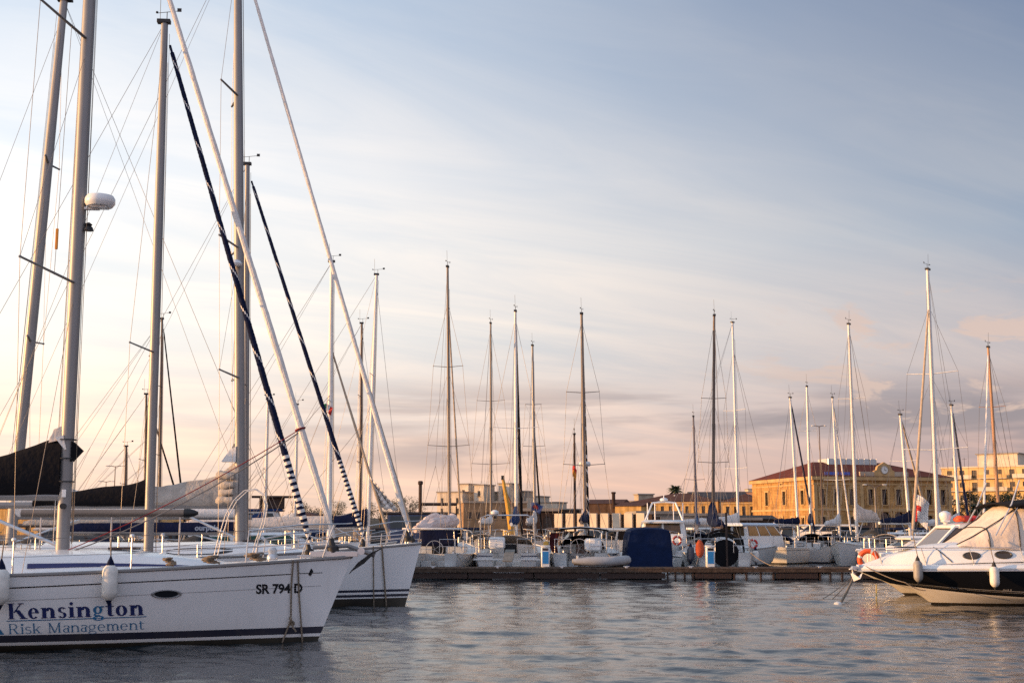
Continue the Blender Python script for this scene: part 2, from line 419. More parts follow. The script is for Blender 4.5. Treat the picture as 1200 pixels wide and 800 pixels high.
def cabin(parent, h, x0, x1, hw, ht, mat, win=None, wmat=None, front=.30, taper=.75, n=14, wz=(.3, .75), name='coachroof', ts=None):
    "low cabin moulded on the deck from x0 (aft) to x1; follows the sheer; ht height aft; side windows let in as strips"
    rings = []
    def prof(x):
        t = (x+h.L/2)/h.L; u = (x-x0)/(x1-x0); w = min(hw, h.half(t)*.72)*(1-.35*u*u)
        hh = ht*(1-(max(0, u-(1-front))/front)**1.8)*(1-.25*u) + .012
        return w, h.sheer(t)-.05, hh
    for i in range(n+1):
        x = lerp(x0, x1, i/n); w, zb, hh = prof(x); zt = zb+hh+.05
        rings.append([(x, w, zb), (x, w*.97, lerp(zb, zt, .55)), (x, w*(taper+.13), lerp(zb, zt, .92)), (x, w*taper*.8, zt+.02), (x, 0, zt+.05*min(1, hh*4)),
                      (x, -w*taper*.8, zt+.02), (x, -w*(taper+.13), lerp(zb, zt, .92)), (x, -w*.97, lerp(zb, zt, .55)), (x, -w, zb)])
    m = MB(); m.loft(rings, True, True); c = m.build(name, mat, parent)
    for a, b in win or []:
        for sg in (1, -1):
            w_ = MB(); top, bot = [], []
            for i in range(9):
                x = lerp(a, b, i/8); w, zb, hh = prof(x); zt = zb+hh+.05
                e = 1-abs(i/8*2-1)**4*.6
                def sidep(fr):
                    return w*lerp(1, .97, fr/.55) if fr < .55 else w*lerp(.97, taper+.13, (fr-.55)/.37)
                mid = (wz[0]+wz[1])/2; fa, fb_ = mid+(wz[0]-mid)*e, mid+(wz[1]-mid)*e
                bot.append((x, sg*(sidep(fa)+.006), lerp(zb, zt, fa))); top.append((x, sg*(sidep(fb_)+.006), lerp(zb, zt, fb_)))
            for i in range(8): w_.poly([bot[i], bot[i+1], top[i+1], top[i]])
            w_.build('window', wmat or glass, c)
    return c, prof
# ---------------------------------------------------------------- spars, sails, rails
def furled(parent, a, b, r, mats, pitch=.9, band=.08, name='furled_sail', bot=None, sagx=0., n=None):
    "rolled headsail along a stay; spiral sacrificial strip; bot = (length, pitch) of a closely banded lower part"
    a, b = Vector(a), Vector(b); Lg = (b-a).length; n = n or int(Lg*(40 if bot else 22 if len(mats) > 1 else 9)); k = 14 if len(mats) > 1 else 9
    m = MB(); rr = random.Random(int(Lg*100)); d = (b-a)/Lg
    pts, rs = [], []
    for i in range(n+1):
        u = i/n; pts.append(a.lerp(b, u)-Vector((0, 0, sagx*4*u*(1-u))))
        rs.append(r*(.45+.55*min(1, u*22))*(1-.42*u)*(.93+.12*rr.random())*(1 if u < .985 else .6))
    def mf(i, j):
        L_ = Lg*i/n; p = bot[1] if bot and L_ < bot[0] else pitch; w = .5 if bot and L_ < bot[0] else band
        if bot and L_ < bot[0]: return 1 if (L_/p+.15*j/k) % 1 < w else 0
        return 1 if (L_/p+j/k) % 1 < w else 0
    m.tube(pts, rs, k, mfun=mf if len(mats) > 1 else None)
    return m.build(name, list(mats), parent)
def sail_bag(parent, x0, z, ln, h0, h1, w, mat, name='sail_cover', bumps=.06, end=.15, k=20, n=44, seed=1, y=0., drop=.05, shape=2.6, slope=0.):
    "stowed mainsail along the boom from the mast (x0) aft"
    rings = []
    for i in range(n+1):
        u = i/n; x = x0-u*ln; h = h1+(h0-h1)*math.exp(-shape*u)*(1-u*.3)
        if u > .94: h *= 1-(u-.94)*6
        ww = w*(1-.35*u)
        r = []
        for j in range(k):
            a = 2*math.pi*j/k; c, s_ = math.cos(a), math.sin(a)
            q = (mnoise.noise((x*1.1+seed, c*.9, s_*.9+seed))+.35*mnoise.noise((x*3.2+seed, c*2.5, s_*2.5)))*bumps
            tp = (s_+1)/2
            r.append((x+q*.3, y+(c*ww*(1-.55*tp)+q*.5), z-drop+slope*u+tp*h+q*(.3+tp)))
        rings.append(r)
    m = MB(); m.loft(rings, True, True); return m.build(name, mat, parent)
def sail_pile(parent, x0, z, ln, h, w, mat, seed=3, name='stowed_sail', slew=0.):
    "untidy flaked sail: several lumpy rolls lying along the boom"
    m = MB(); rr = random.Random(seed)
    for q in range(9):
        pts, rs = [], []
        oy, oz = rr.uniform(-.4, .4)*w, rr.uniform(.1, .8)*h
        for i in range(15):
            u = i/14; env = (math.sin(math.pi*min(1, .15+u*.95))**.6)*(1-.45*u)
            pts.append((x0-u*ln, oy*env+slew*u+rr.uniform(-.03, .03), z+oz*env*(1.25-u)+rr.uniform(-.05, .05)+.05)); rs.append(max(.02, (.13+.22*h*env)*rr.uniform(.7, 1.2)))
        m.tube(pts, rs, 9)
    return m.build(name, mat, parent)
def mast_part(parent, foot, top, r, mat, spr=(), sprlen=1.3, sweep=14, n=14, vane=True, name='mast', athw=0., taper=.75, rise=.06, spr_mat=None, ws=1.0):
    "tapered oval spar with swept spreaders; returns wire ends"
    foot, top = Vector(foot), Vector(top); m = MB()
    N = 10; pts = [foot.lerp(top, i/N) for i in range(N+1)]
    m.tube(pts, [r*(1 if i < 6 else lerp(1, taper, (i-6)/4)) for i in range(N+1)], n, ell=1.25, up=(1, 0, 0))
    o = m.build(name, mat, parent)
    tips = []
    for q in spr:
        fr, ln = q if isinstance(q, tuple) else (q, sprlen)
        c = foot.lerp(top, fr); tp = []
        for sg in (1, -1):
            e = c+Vector((-math.sin(R(sweep))*ln, sg*math.cos(R(sweep))*ln, rise*ln))
            s_ = MB(); s_.tube([c, e], [max(.028, r*.40)*ws, max(.02, r*.30)*ws], 7, ell=.6); s_.ball(tuple(e), max(.028, r*.3)*ws, n=6)
            s_.build('spreader', spr_mat or mat, o); tp.append(e)
        tips.append(tp)
    h = MB(); d = r*1.5
    h.box(top+Vector((-r*.2, 0, .03)), (r*3.6, r*1.9, .09)); h.build('masthead_fitting', black, o)
    if vane:
        v = MB(); b = top+Vector((.05, 0, .06))
        v.tube([b, b+Vector((0, 0, .22))], .010, 5); v.tube([b+Vector((-.25, .05, .2)), b+Vector((.3, -.06, .23))], .008, 5)
        v.box(b+Vector((.3, -.06, .25)), (.1, .012, .09)); v.ball(tuple(b+Vector((-.25, .05, .22))), .035, n=6)
        v.tube([b+Vector((-.16, 0, 0)), b+Vector((-.17, .02, .75))], .006, 4); v.build('wind_vane', black, o)
    return o, tips
def stay_set(parent, h, foot, top, tips, mx, fr=1.0, wr=.005, mat=None, lower=True, back=True, fore=True, bowx=None, chain=.92):
    foot, top = Vector(foot), Vector(top); at = foot.lerp(top, fr)
    for i, sg in enumerate((1, -1)):
        t = (mx-.35+h.L/2)/h.L; cp_ = Vector((mx-.35, sg*h.half(t)*chain, h.sheer(t)))
        m = MB(); pts = [cp_]+[tp[i] for tp in tips]+[at]; m.tube(pts, wr, 4); m.build('shroud', mat or wire, parent)
        if lower and tips:
            m = MB(); m.tube([cp_+Vector((.12, -sg*.08, 0)), foot.lerp(top, (Vector(tips[0][0]).z-foot.z)/(top.z-foot.z)*.96)], wr*.9, 4); m.build('shroud', mat or wire, parent)
            if len(tips) > 1:
                m = MB(); m.tube([tips[0][i], foot.lerp(top, (Vector(tips[1][0]).z-foot.z)/(top.z-foot.z)*.97)], wr*.8, 4); m.build('shroud', mat or wire, parent)
    if back:
        m = MB(); s = Vector((-h.L/2+.1, 0, h.sheer(0))); sp = s.lerp(top, .28)
        m.tube([top, sp], wr, 4); m.tube([sp, s+Vector((0, h.half(0)*.75, 0))], wr, 4); m.tube([sp, s-Vector((0, h.half(0)*.75, 0))], wr, 4)
        m.build('backstay', mat or wire, parent)
    if fore:
        m = MB(); m.tube([at, Vector((bowx if bowx else h.L/2-.2, 0, h.sheer(1)+.05))], wr, 4); m.build('forestay', mat or wire, parent)
def rails(parent, h, det=1, sides=(1, -1), x0=None, x1=None, hgt=.6, mat=None, gaps=4, cap=False):
    "pulpit, pushpit, stanchions and lifelines"
    mat = mat or steel; L = h.L; r = .0135 if det > 1 else .016
    xa = x0 if x0 is not None else -L/2+1.1; xb = x1 if x1 is not None else L/2-1.5
    p = MB(); ps = {}
    for sg in (1, -1):
        tb = h.sheer_pt(xb, sg, .05); nose = Vector((L/2-.12, sg*.22, h.sheer(1)+hgt*1.02))
        p.tube([tb, tb+Vector((.05, 0, hgt)), tb.lerp(nose, .55)+Vector((0, sg*.06, hgt*.52)), nose], r, 6)
        q = h.sheer_pt(L/2-.55, sg, .03); p.tube([q, q.lerp(nose, .5)+Vector((-.1, sg*.05, .05)), nose+Vector((-.22, sg*.03, 0))], r, 6)
        p.tube([tb+Vector((.03, 0, hgt*.5)), q+Vector((.05, 0, hgt*.5))], r*.8, 6)
        ps[sg] = tb
    p.tube([Vector((L/2-.12, .22, h.sheer(1)+hgt*1.02)), Vector((L/2-.02, 0, h.sheer(1)+hgt*1.04)), Vector((L/2-.12, -.22, h.sheer(1)+hgt*1.02))], r, 6)
    p.build('pulpit', mat, parent)
    p = MB()
    for sg in (1, -1):
        a = h.sheer_pt(xa, sg, .05); b = h.sheer_pt(-L/2+.08, sg, .08); c = Vector((-L/2+.06, sg*h.half(0)*.35, h.sheer(0)+hgt))
        p.tube([a, a+Vector((0, 0, hgt)), b+Vector((.05, 0, hgt)), c, c-Vector((0, 0, hgt))], r, 6); p.tube([b, b+Vector((0, 0, hgt))], r, 6)
        p.tube([a+Vector((0, 0, hgt*.5)), b+Vector((.05, 0, hgt*.5)), c-Vector((0, 0, hgt*.5))], r*.8, 6)
    p.build('pushpit', mat, parent)
    for sg in sides:
        tops = []
        for i in range(gaps+1):
            x = lerp(xa, xb, i/gaps); b = h.sheer_pt(x, sg, .05); tops.append(b+Vector((0, 0, hgt)))
            if 0 < i < gaps:
                s = MB(); s.tube([b, b+Vector((0, 0, hgt))], r, 7)
                if cap: s.lathe([(.012, 0), (.045, .005), (.05, .03), (.035, .06), (.01, .065)], tops[-1]-Vector((0, 0, .03)), n=8)
                s.build('stanchion', mat, parent)
        for hh in (1, .5):
            l = MB(); l.tube([t-Vector((0, 0, hgt*(1-hh))) for t in tops], .004 if det > 1 else .006, 4); l.build('lifeline', wire, parent)
def toe(parent, h, mat, r=.022, n=24, dz=.0):
    for sg in (1, -1):
        m = MB(); m.tube([h.at(min(1, i/n), h.sheer(i/n), sg)+Vector((0, sg*.004, dz)) for i in range(n+1)], r, 6, ell=1.5); m.build('toe_rail', mat, parent)
def boom_part(parent, x0, z, ln, r, mat, vang=True, mz=None, sheet=True, deckz=None, slope=0.):
    m = MB(); m.tube([(x0, 0, z), (x0-ln, 0, z+slope)], r, 10, ell=1.3); b = m.build('boom', mat, parent)
    if vang and mz:
        v = MB(); v.tube([(x0+.02, 0, mz), (x0-ln*.27, 0, z-r)], [.035, .028], 8); v.build('vang', steel, parent)
    if sheet and deckz:
        for k in (0, 1):
            v = MB(); v.tube([(x0-ln*.72-.1*k, .05*k, z-r), (x0-ln*.68-.15*k, .12*k-.05, deckz)], .012, 5); v.build('mainsheet', wire, parent)
    return b
def fender(loc, r, ln, mat, label, rope_top=None, group=None, cone=None, up=None):
    "loc = centre of the fender; hung by its own line"
    o = empty('fender', loc, 0, label, 'fender', group); m = MB()
    m.lathe([(r*.28, -ln/2-.02), (r*.62, -ln/2+r*.15), (r*.93, -ln/2+r*.55), (r, -ln/2+r), (r, ln/2-r), (r*.93, ln/2-r*.55), (r*.62, ln/2-r*.15), (r*.28, ln/2+.02)], n=16)
    m.build('body', mat, o)
    c = MB(); c.lathe([(r*.55, ln/2-r*.12), (r*.42, ln/2+r*.35), (r*.16, ln/2+r*.9), (.012, ln/2+r*1.1)], n=12)
    c.build('end_cap', cone or canvas_navy, o)
    c = MB(); c.lathe([(.012, -ln/2-r*.75), (r*.16, -ln/2-r*.6), (r*.35, -ln/2-r*.2), (r*.5, -ln/2+r*.1)], n=12)
    c.build('end_cap', cone or canvas_navy, o)
    if rope_top is not None:
        t = MB(); t.tube([(0, 0, ln/2+r), Vector(rope_top)-Vector(loc)], .012, 5); t.build('hanging_line', rope_m, o)
    return o
def lifebuoy(loc, rr, axis, label, mats=None, cut=6):
    o = empty('lifebuoy', loc, 0, label, 'lifebuoy'); m = MB()
    m.torus((0, 0, 0), rr, rr*.3, axis, 28, 9, mfun=lambda i: 1 if (i % 7) == 0 else 0); m.build('ring', mats or [orange, sailcloth], o); return o
def wheel(parent, c, r, axis=(1, 0, 0), mat=None):
    m = MB(); m.torus(c, r, .018, axis, 22, 6)
    for k in range(5):
        a = 2*math.pi*k/5; m.tube([c, (c[0], c[1]+r*math.cos(a), c[2]+r*math.sin(a))], .01, 5)
    m.build('steering_wheel', mat or steel, parent)
def hullmat(name, stripes, **k): return M(name, WHITE, .3, var=.05, vs=1.0, coat=.3, stripes=stripes, **k)
W2 = (.82, .82, .825)
# ---------------------------------------------------------------- a sailing boat from a spec
def sailboat(label, px, D, bow, h, H=None, top=None, L=None, B=None, ratio=.40, fb=None, mr=.085, mmat=None, hmat=None, dmat=None, spr=(.36, .68), sprlen=1.0,
             roll=None, rollr=.06, rollfr=.97, rollkw=None, cover=None, coverkw=None, boom=None, gz=1.0, det=1, wr=.008, sweep=12, oh=.6, so=.35, sw=.72, cab=True, group=None,
             wind=True, vane=True, win=None, cabx1=None, toem=None, hood='auto', cockpit=None, py=620, back=True, roof_h=.38, dark=None, radar=None, boomslope=0., lines=True, stem=.35, sheet=True, ws=1.0, name='sailing_boat'):
    """px, D: mast pixel column (at row py) and its distance; bow: pixel column of the forestay foot; h: heading in degrees (0 = to the right, 90 = away);
    top = (px, py) of the masthead in the photograph or H = its height over the water"""
    if D > 50: mr *= .86
    foot_w = P(px, py, D); c, s = math.cos(R(h)), math.sin(R(h)); q = (bow-600)/F*CP
    if abs(c-q*s) > .25: J = (q*D-foot_w.x)/(c-q*s)
    else: J = (L or 10)*ratio
    J = max(1.2, J)
    L = L or (J+stem)/ratio
    B = B or L*.30+.1
    fb = fb or (.85+.03*L*.5, .82+.03*L*.5, 1.02+.035*L)
    hl = Hull(L, B, fb, oh, so, sw)
    mx = L/2-stem-J
    loc = Vector((foot_w.x-mx*c, D-mx*s, 0))
    root = empty(name, loc, R(h), label, 'sailing boat', group)
    def loc_of(p): d = Vector(p)-loc; return Vector((d.x*c+d.y*s, -d.x*s+d.y*c, d.z))
    ck = cockpit if cockpit is not None else (min(.62, B*.22), .24, 4)
    dmat = dmat or (gel_far if D > 50 else gel)
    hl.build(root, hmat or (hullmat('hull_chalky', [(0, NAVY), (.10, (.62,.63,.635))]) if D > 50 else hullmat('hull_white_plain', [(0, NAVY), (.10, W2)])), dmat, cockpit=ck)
    toe(root, hl, toem or (alu if det > 1 else gel_old), .02)
    mt = (mx+L/2)/L; dz = hl.sheer(mt)
    cx0 = -L/2+ck[1]*L+.05; cx1 = L/2-cabx1 if cabx1 else min(L/2-1.5, mx+L*.14)
    cabz = roof_h
    co, prof = cabin(root, hl, cx0, cx1, B*.33, cabz, dmat or gel, win if win is not None else [(cx0+.35, lerp(cx0, cx1, .42)), (lerp(cx0, cx1, .47), lerp(cx0, cx1, .72))]) if cab else (None, None)
    if cab:
        m = MB(); m.box((cx0-.012, 0, hl.sheer(ck[1])+.1), (.02, .62, .62)); m.build('companionway', dark or glass, root)
        for hx in (.35, .78):
            m = MB(); xx = lerp(cx0, cx1, hx); _, zb, hh = prof(xx); m.box((xx, 0, zb+hh+.125), (.5, .5, .04)); m.build('deck_hatch', glass, root)
        for sg in (1, -1):
            m = MB(); m.lathe([(.07, 0), (.055, .06), (.05, .1), (.065, .14)], (-L/2+ck[1]*L*.6, sg*(ck[0]+.18), hl.sheer(.12)+.02), n=10); m.build('winch', steel, root)
    fz = dz+(prof(mx)[2] if cab and cx0 < mx < cx1 else 0)
    foot = Vector((mx, 0, fz-.02))
    tp = loc_of(P(top[0], top[1], D)) if top else Vector((mx, 0, H))
    tp.y = max(-.6, min(.6, tp.y))
    mm = mmat or alu
    def row_fr(v): return (P(top[0] if top else px, v, D).z-foot.z)/(tp.z-foot.z)
    spr = [((row_fr(q[0]), q[1]) if isinstance(q, tuple) and q[0] > 2 else q) for q in spr]
    mo, tips = mast_part(root, foot, tp, mr, mm, spr, sprlen, sweep, vane=vane, ws=ws)
    if radar:
        zc = foot.lerp(tp, radar[0]); m = MB(); m.lathe([(.1, -.11), (.27, -.1), (.3, -.03), (.3, .05), (.24, .12), (.05, .14)], zc+Vector((.42, 0, .1)), n=16); m.box(zc+Vector((.2, 0, -.04)), (.44, .12, .05)); m.build('radar_dome', gel, mo)
    stay_set(root, hl, foot, tp, tips, mx, rollfr, wr, back=back, fore=roll is None, bowx=mx+J)
    if roll:
        a = Vector((mx+J, 0, hl.sheer(1)+.35)); b = foot.lerp(tp, rollfr)+Vector((mr, 0, 0)); b = a.lerp(b, .985)
        furled(root, a, b, rollr, roll, **(rollkw or {}))
        m = MB(); m.lathe([(.05, 0), (.11, .03), (.11, .13), (.06, .17), (.04, .3)], a-Vector((0, 0, .3)), (-.2, 0, 1), 12); m.build('furler_drum', black, root)
    bl = boom or (mx+L/2)*.82; bz = fz+gz
    if cover != 'none':
        boom_part(root, mx-mr, bz, bl, .065, mm, True, fz+.12, sheet, hl.sheer(.1)+.1, boomslope)
    if cover and cover != 'none':
        if coverkw and coverkw.get('pile'): sail_pile(root, mx-.05, bz+.05, bl*.92, coverkw['pile'], coverkw.get('w', .3), cover, seed=int(px), slew=coverkw.get('slew', 0))
        else: sail_bag(root, mx-mr*.9, bz+.03, (coverkw or {}).pop('ln', bl*.97), **{**dict(h0=.75, h1=.22, w=.17, seed=px, slope=boomslope), **(coverkw or {})}, mat=cover)
    if hood == 'auto': hood = (canvas_navy, canvas_dgrey, canvas_black, canvas_beige, canvas_navy, canvas_grey)[int(px) % 6]
    if hood and cab:
        m = MB(); hw, zb = B*.30, hl.sheer(ck[1])+roof_h*.55; hx = cx0-.55
        m.loft([[(hx+u, -hw*(1-.1*u)*math.cos(math.pi*k/12), zb+(.62-.55*max(0, u-.45)**1.3-.05*(u-.3)**2)*math.sin(math.pi*k/12)**.7) for k in range(13)] for u in (0, .25, .5, .75, 1.0, 1.25)], False, False)
        o = m.build('sprayhood', hood, root); o.modifiers.new('t', 'SOLIDIFY').thickness = .03
    if boom is not None or cover != 'none':
        e = Vector((mx-mr-bl, 0, bz+boomslope)); rr = random.Random(int(px))
        rigline(root, 'topping_lift', tp, e, wr*.8)
        for sg in (1, -1) if D > 50 else ():
            q = foot.lerp(tp, .52)
            for u in (.35, .75): rigline(root, 'lazy_jack', q+Vector((-.05, sg*.08, 0)), Vector((mx-bl*u, sg*.12, bz)), wr*.7)
        for k in range(2): rigline(root, 'halyard', foot+Vector((mr*1.6+.05*k, (.06, -.1)[k], .2)), tp.lerp(foot, .02+.06*k)+Vector((mr*1.3, (.05, -.07)[k], 0)), wr*.9, rope_m)
    if lines:
        rails(root, hl, det, gaps=5 if L > 9 else 4)
    root['_L'] = L
    return root, hl, loc_of, dict(mx=mx, foot=foot, top=tp, J=J, prof=prof, cx0=cx0, cx1=cx1, bz=bz, L=L, B=B, loc=loc, c=c, s=s, mast=mo)
def to_world(root, p):
    h = root.rotation_euler.z; c, s = math.cos(h), math.sin(h); return Vector((root.location.x+p[0]*c-p[1]*s, root.location.y+p[0]*s+p[1]*c, root.location.z+p[2]))
# ---------------------------------------------------------------- lettering (own outlines)
def glyphs(txt, w=.16, th=.045, sf=.036):
    "serif capitals and lower case built from stems, bars and thick-thin arcs; returns list of polygons in em units and the width"
    out = []; x = 0.
    def Rr(x0, y0, x1, y1): out.append([(x+x0, y0), (x+x1, y0), (x+x1, y1), (x+x0, y1)])
    def Ln(x0, y0, x1, y1, ww): out.append([(x+x0, y0), (x+x0+ww, y0), (x+x1+ww, y1), (x+x1, y1)])
    def Ar(cx, cy, rx, ry, a0, a1, tw, tt, n=14):
        for i in range(n):
            q = []
            for a, inn in ((a0+(a1-a0)*i/n, 0), (a0+(a1-a0)*(i+1)/n, 0), (a0+(a1-a0)*(i+1)/n, 1), (a0+(a1-a0)*i/n, 1)):
                ca, sa = math.cos(R(a)), math.sin(R(a)); q.append((x+cx+(rx-tw*inn)*ca, cy+(ry-tt*inn)*sa))
            out.append(q)
    def stem(a, y1, s0=True, s1=True):
        Rr(a, 0, a+w, y1)
        if s0: Rr(a-.055, 0, a+w+.055, sf)
        if s1: Rr(a-.055, y1-sf, a+w, y1)
    for ch in txt:
        if ch == ' ': x += .28
        elif ch == 'K':
            stem(.06, .7); Rr(.06, .7-sf, .06+w+.055, .7); Ln(.06+w, .28, .5, .68, th*1.4); Ln(.56, 0, .06+w+.07, .4, w*1.1); Rr(.42, .7-sf, .66, .7); Rr(.48, 0, .78, sf); x += .77
        elif ch == 'e': Ar(.235, .235, .215, .25, 0, 318, w*.9, th); Rr(.1, .24, .44, .24+th*.9); x += .5
        elif ch == 'n': stem(.06, .47); Ar(.06+w+.13, .27, .2, .21, 5, 160, w, th*1.6); Rr(.06+w+.33-w, 0, .06+w+.33, .3); Rr(.06+w+.28-w, 0, .06+w+.385, sf); x += w+.47
        elif ch == 'm':
            stem(.06, .47); o = .06+w
            for k in range(2): Ar(o+.11, .28, .17, .2, 5, 160, w, th*1.6); Rr(o+.28-w, 0, o+.28, .3); Rr(o+.23-w, 0, o+.33, sf); o += .28
            x += o+.08
        elif ch == 's': Ar(.2, .355, .165, .13, 25, 270, w*.75, th*1.15); Ar(.2, .12, .175, .135, -155, 90, w*.75, th*1.15); x += .42
        elif ch == 'i': stem(.06, .47); Ar(.06+w/2, .62, .075, .075, 0, 360, .075, .075); x += w+.14
        elif ch == 'g': Ar(.22, .30, .19, .18, 0, 360, w*.75, th*.9); Ar(.24, -.07, .23, .115, 0, 360, w*.55, th); Rr(.33, .41, .48, .41+th*1.3); Ar(.14, .09, .09, .065, 80, 270, w*.5, th*.9); Rr(.13, .02, .3, .02+th*1.2); x += .51
        elif ch == 't': Rr(.09, .09, .09+w, .60); Rr(.0, .47-th, .33, .47); Ar(.09+.14, .11, .14, .115, 180, 325, w*.9, th); x += .38
        elif ch == 'o': Ar(.245, .235, .235, .25, 0, 360, w*.95, th); x += .53
        elif ch == 'R': stem(.06, .7); Rr(.06+w, .7-th, .32, .7); Rr(.06+w, .32, .32, .32+th); Ar(.31, .51, .19, .19, -90, 90, w, th); Ln(.47, 0, .26, .33, w*1.1); Rr(.42, 0, .66, sf); x += .67
        elif ch == 'k': stem(.05, .7); Ln(.05+w, .2, .34, .45, th*1.3); Ln(.36, 0, .05+w+.05, .29, w); Rr(.28, .47-sf, .48, .47); Rr(.3, 0, .55, sf); x += .55
        elif ch == 'M': Rr(.09, 0, .09+th*1.3, .7); Rr(.62, 0, .62+w, .7); Ln(.36, 0, .07, .7, w); Ln(.38, 0, .64, .7, th*1.2); Rr(.02, 0, .22, sf); Rr(.56, 0, .68+w, sf); Rr(.02, .7-sf, .14, .7); Rr(.66, .7-sf, .68+w, .7); x += .76+w
        elif ch == 'a': Rr(.27, 0, .27+w, .34); Ar(.21, .33, .2, .15, 0, 155, w, th); Ar(.19, .135, .17, .15, 60, 360, w*.85, th); Rr(.27, 0, .31+w, sf); x += .35+w
        x += .02
    return out, x
def sans(txt):
    "outline of Blender's own sans face, as triangles; width"
    cu = bpy.data.curves.new('t', 'FONT'); cu.body = txt; cu.resolution_u = 4; cu.offset = .034
    o = bpy.data.objects.new('t', cu); COL.objects.link(o); dg = bpy.context.evaluated_depsgraph_get(); dg.update()
    me = o.evaluated_get(dg).to_mesh(); vs = [v.co.copy() for v in me.vertices]; fs = [tuple(p.vertices) for p in me.polygons]
    o.evaluated_get(dg).to_mesh_clear(); bpy.data.objects.remove(o); bpy.data.curves.remove(cu)
    w = max(v.x for v in vs)
    return [[(vs[i].x, vs[i].y) for i in f] for f in fs], w
def lettering(parent, polys, fn, mat, name='lettering', step=.0004):
    m = MB(); last = 0
    for i, p in enumerate(polys):
        m.poly([fn(x, y, .004+(i % 7)*step) for x, y in p])
    return m.build(name, mat, parent, smooth=False)
# ================================================================ the large structure: quay, ground, buildings
def proj(p):
    d = p[1]*CP+(p[2]-EYE)*SP; return 600+F*p[0]/d, 400-F*(-p[1]*SP+(p[2]-EYE)*CP)/d
stone_o = M('ochre_stone', (.60,.345,.135), .85, var=.35, vs=.55, bump=.25, bs=3)
stone_g = M('weathered_stone', (.40,.33,.26), .88, var=.35, vs=.5, bump=.25, bs=3)
stone_t = M('stone_trim', (.47,.31,.15), .85, var=.25, vs=.8)
roof_r = M('red_roof_tiles', (.13,.036,.024), .85, var=.35, vs=.6, bump=.4, bs=5)
roof_b = M('brown_roof_tiles', (.10,.05,.04), .85, var=.35, vs=.4, bump=.4, bs=5)
render_y = M('yellow_render', (.68,.43,.17), .88, var=.25, vs=.4)
render_p = M('pink_render', (.50,.27,.18), .88, var=.25, vs=.4)
concrete = M('concrete', (.30,.265,.235), .9, var=.25, vs=.6)
plaster = M('cream_plaster', (.60,.52,.42), .88, var=.25, vs=.5)
brick_b = M('brown_masonry', (.16,.10,.07), .9, var=.4, vs=.7)
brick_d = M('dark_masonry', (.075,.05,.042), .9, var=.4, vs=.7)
pane_m = M('window_pane', (.02,.018,.018), .12, var=.3, vs=1)
shutter = M('dark_shutter', (.05,.04,.032), .7)
awning = M('balcony_shadecloth', (.55,.36,.16), .85)
UP = Vector((0, 0, 1))
def ashlar(m, sc=1.1, dark=.72):
    "block courses over a wall material, running round the corners"
    t = m.node_tree; b = t.nodes['Principled BSDF']; l = b.inputs['Base Color'].links[0]; src = l.from_socket
    co = t.nodes.new('ShaderNodeTexCoord'); se = t.nodes.new('ShaderNodeSeparateXYZ'); t.links.new(co.outputs['Object'], se.inputs[0])
    su = t.nodes.new('ShaderNodeMath'); su.operation = 'SUBTRACT'; t.links.new(se.outputs[0], su.inputs[0]); t.links.new(se.outputs[1], su.inputs[1])
    cb = t.nodes.new('ShaderNodeCombineXYZ'); t.links.new(su.outputs[0], cb.inputs[0]); t.links.new(se.outputs[2], cb.inputs[1])
    br = t.nodes.new('ShaderNodeTexBrick'); t.links.new(cb.outputs[0], br.inputs['Vector']); br.inputs['Scale'].default_value = sc; br.inputs['Mortar Size'].default_value = .03
    br.inputs['Color1'].default_value = (1, 1, 1, 1); br.inputs['Color2'].default_value = (.80, .78, .74, 1); br.inputs['Mortar'].default_value = (dark*.8, dark*.78, dark*.75, 1)
    st = t.nodes.new('ShaderNodeTexNoise'); mp = t.nodes.new('ShaderNodeMapping'); mp.inputs[3].default_value = (1.2, .12, 1); t.links.new(cb.outputs[0], mp.inputs[0]); t.links.new(mp.outputs[0], st.inputs['Vector']); st.inputs['Scale'].default_value = .9; st.inputs['Detail'].default_value = 6
    rg = t.nodes.new('ShaderNodeMapRange'); t.links.new(st.outputs['Fac'], rg.inputs[0])
    for i_, q_ in enumerate((.42, .66, 1, .55)): rg.inputs[i_+1].default_value = q_
    m1 = t.nodes.new('ShaderNodeMix'); m1.data_type = 'RGBA'; m1.blend_type = 'MULTIPLY'; m1.inputs[0].default_value = 1; t.links.new(src, m1.inputs[6]); t.links.new(br.outputs['Color'], m1.inputs[7])
    m2 = t.nodes.new('ShaderNodeMix'); m2.data_type = 'RGBA'; m2.blend_type = 'MULTIPLY'; m2.inputs[0].default_value = 1; t.links.new(m1.outputs[2], m2.inputs[6]); t.links.new(rg.outputs[0], m2.inputs[7])
    t.links.new(m2.outputs[2], b.inputs['Base Color'])
ashlar(stone_o, .8); ashlar(brick_b, 1.6); ashlar(brick_d, 1.6); ashlar(render_y, .5, 1.1)
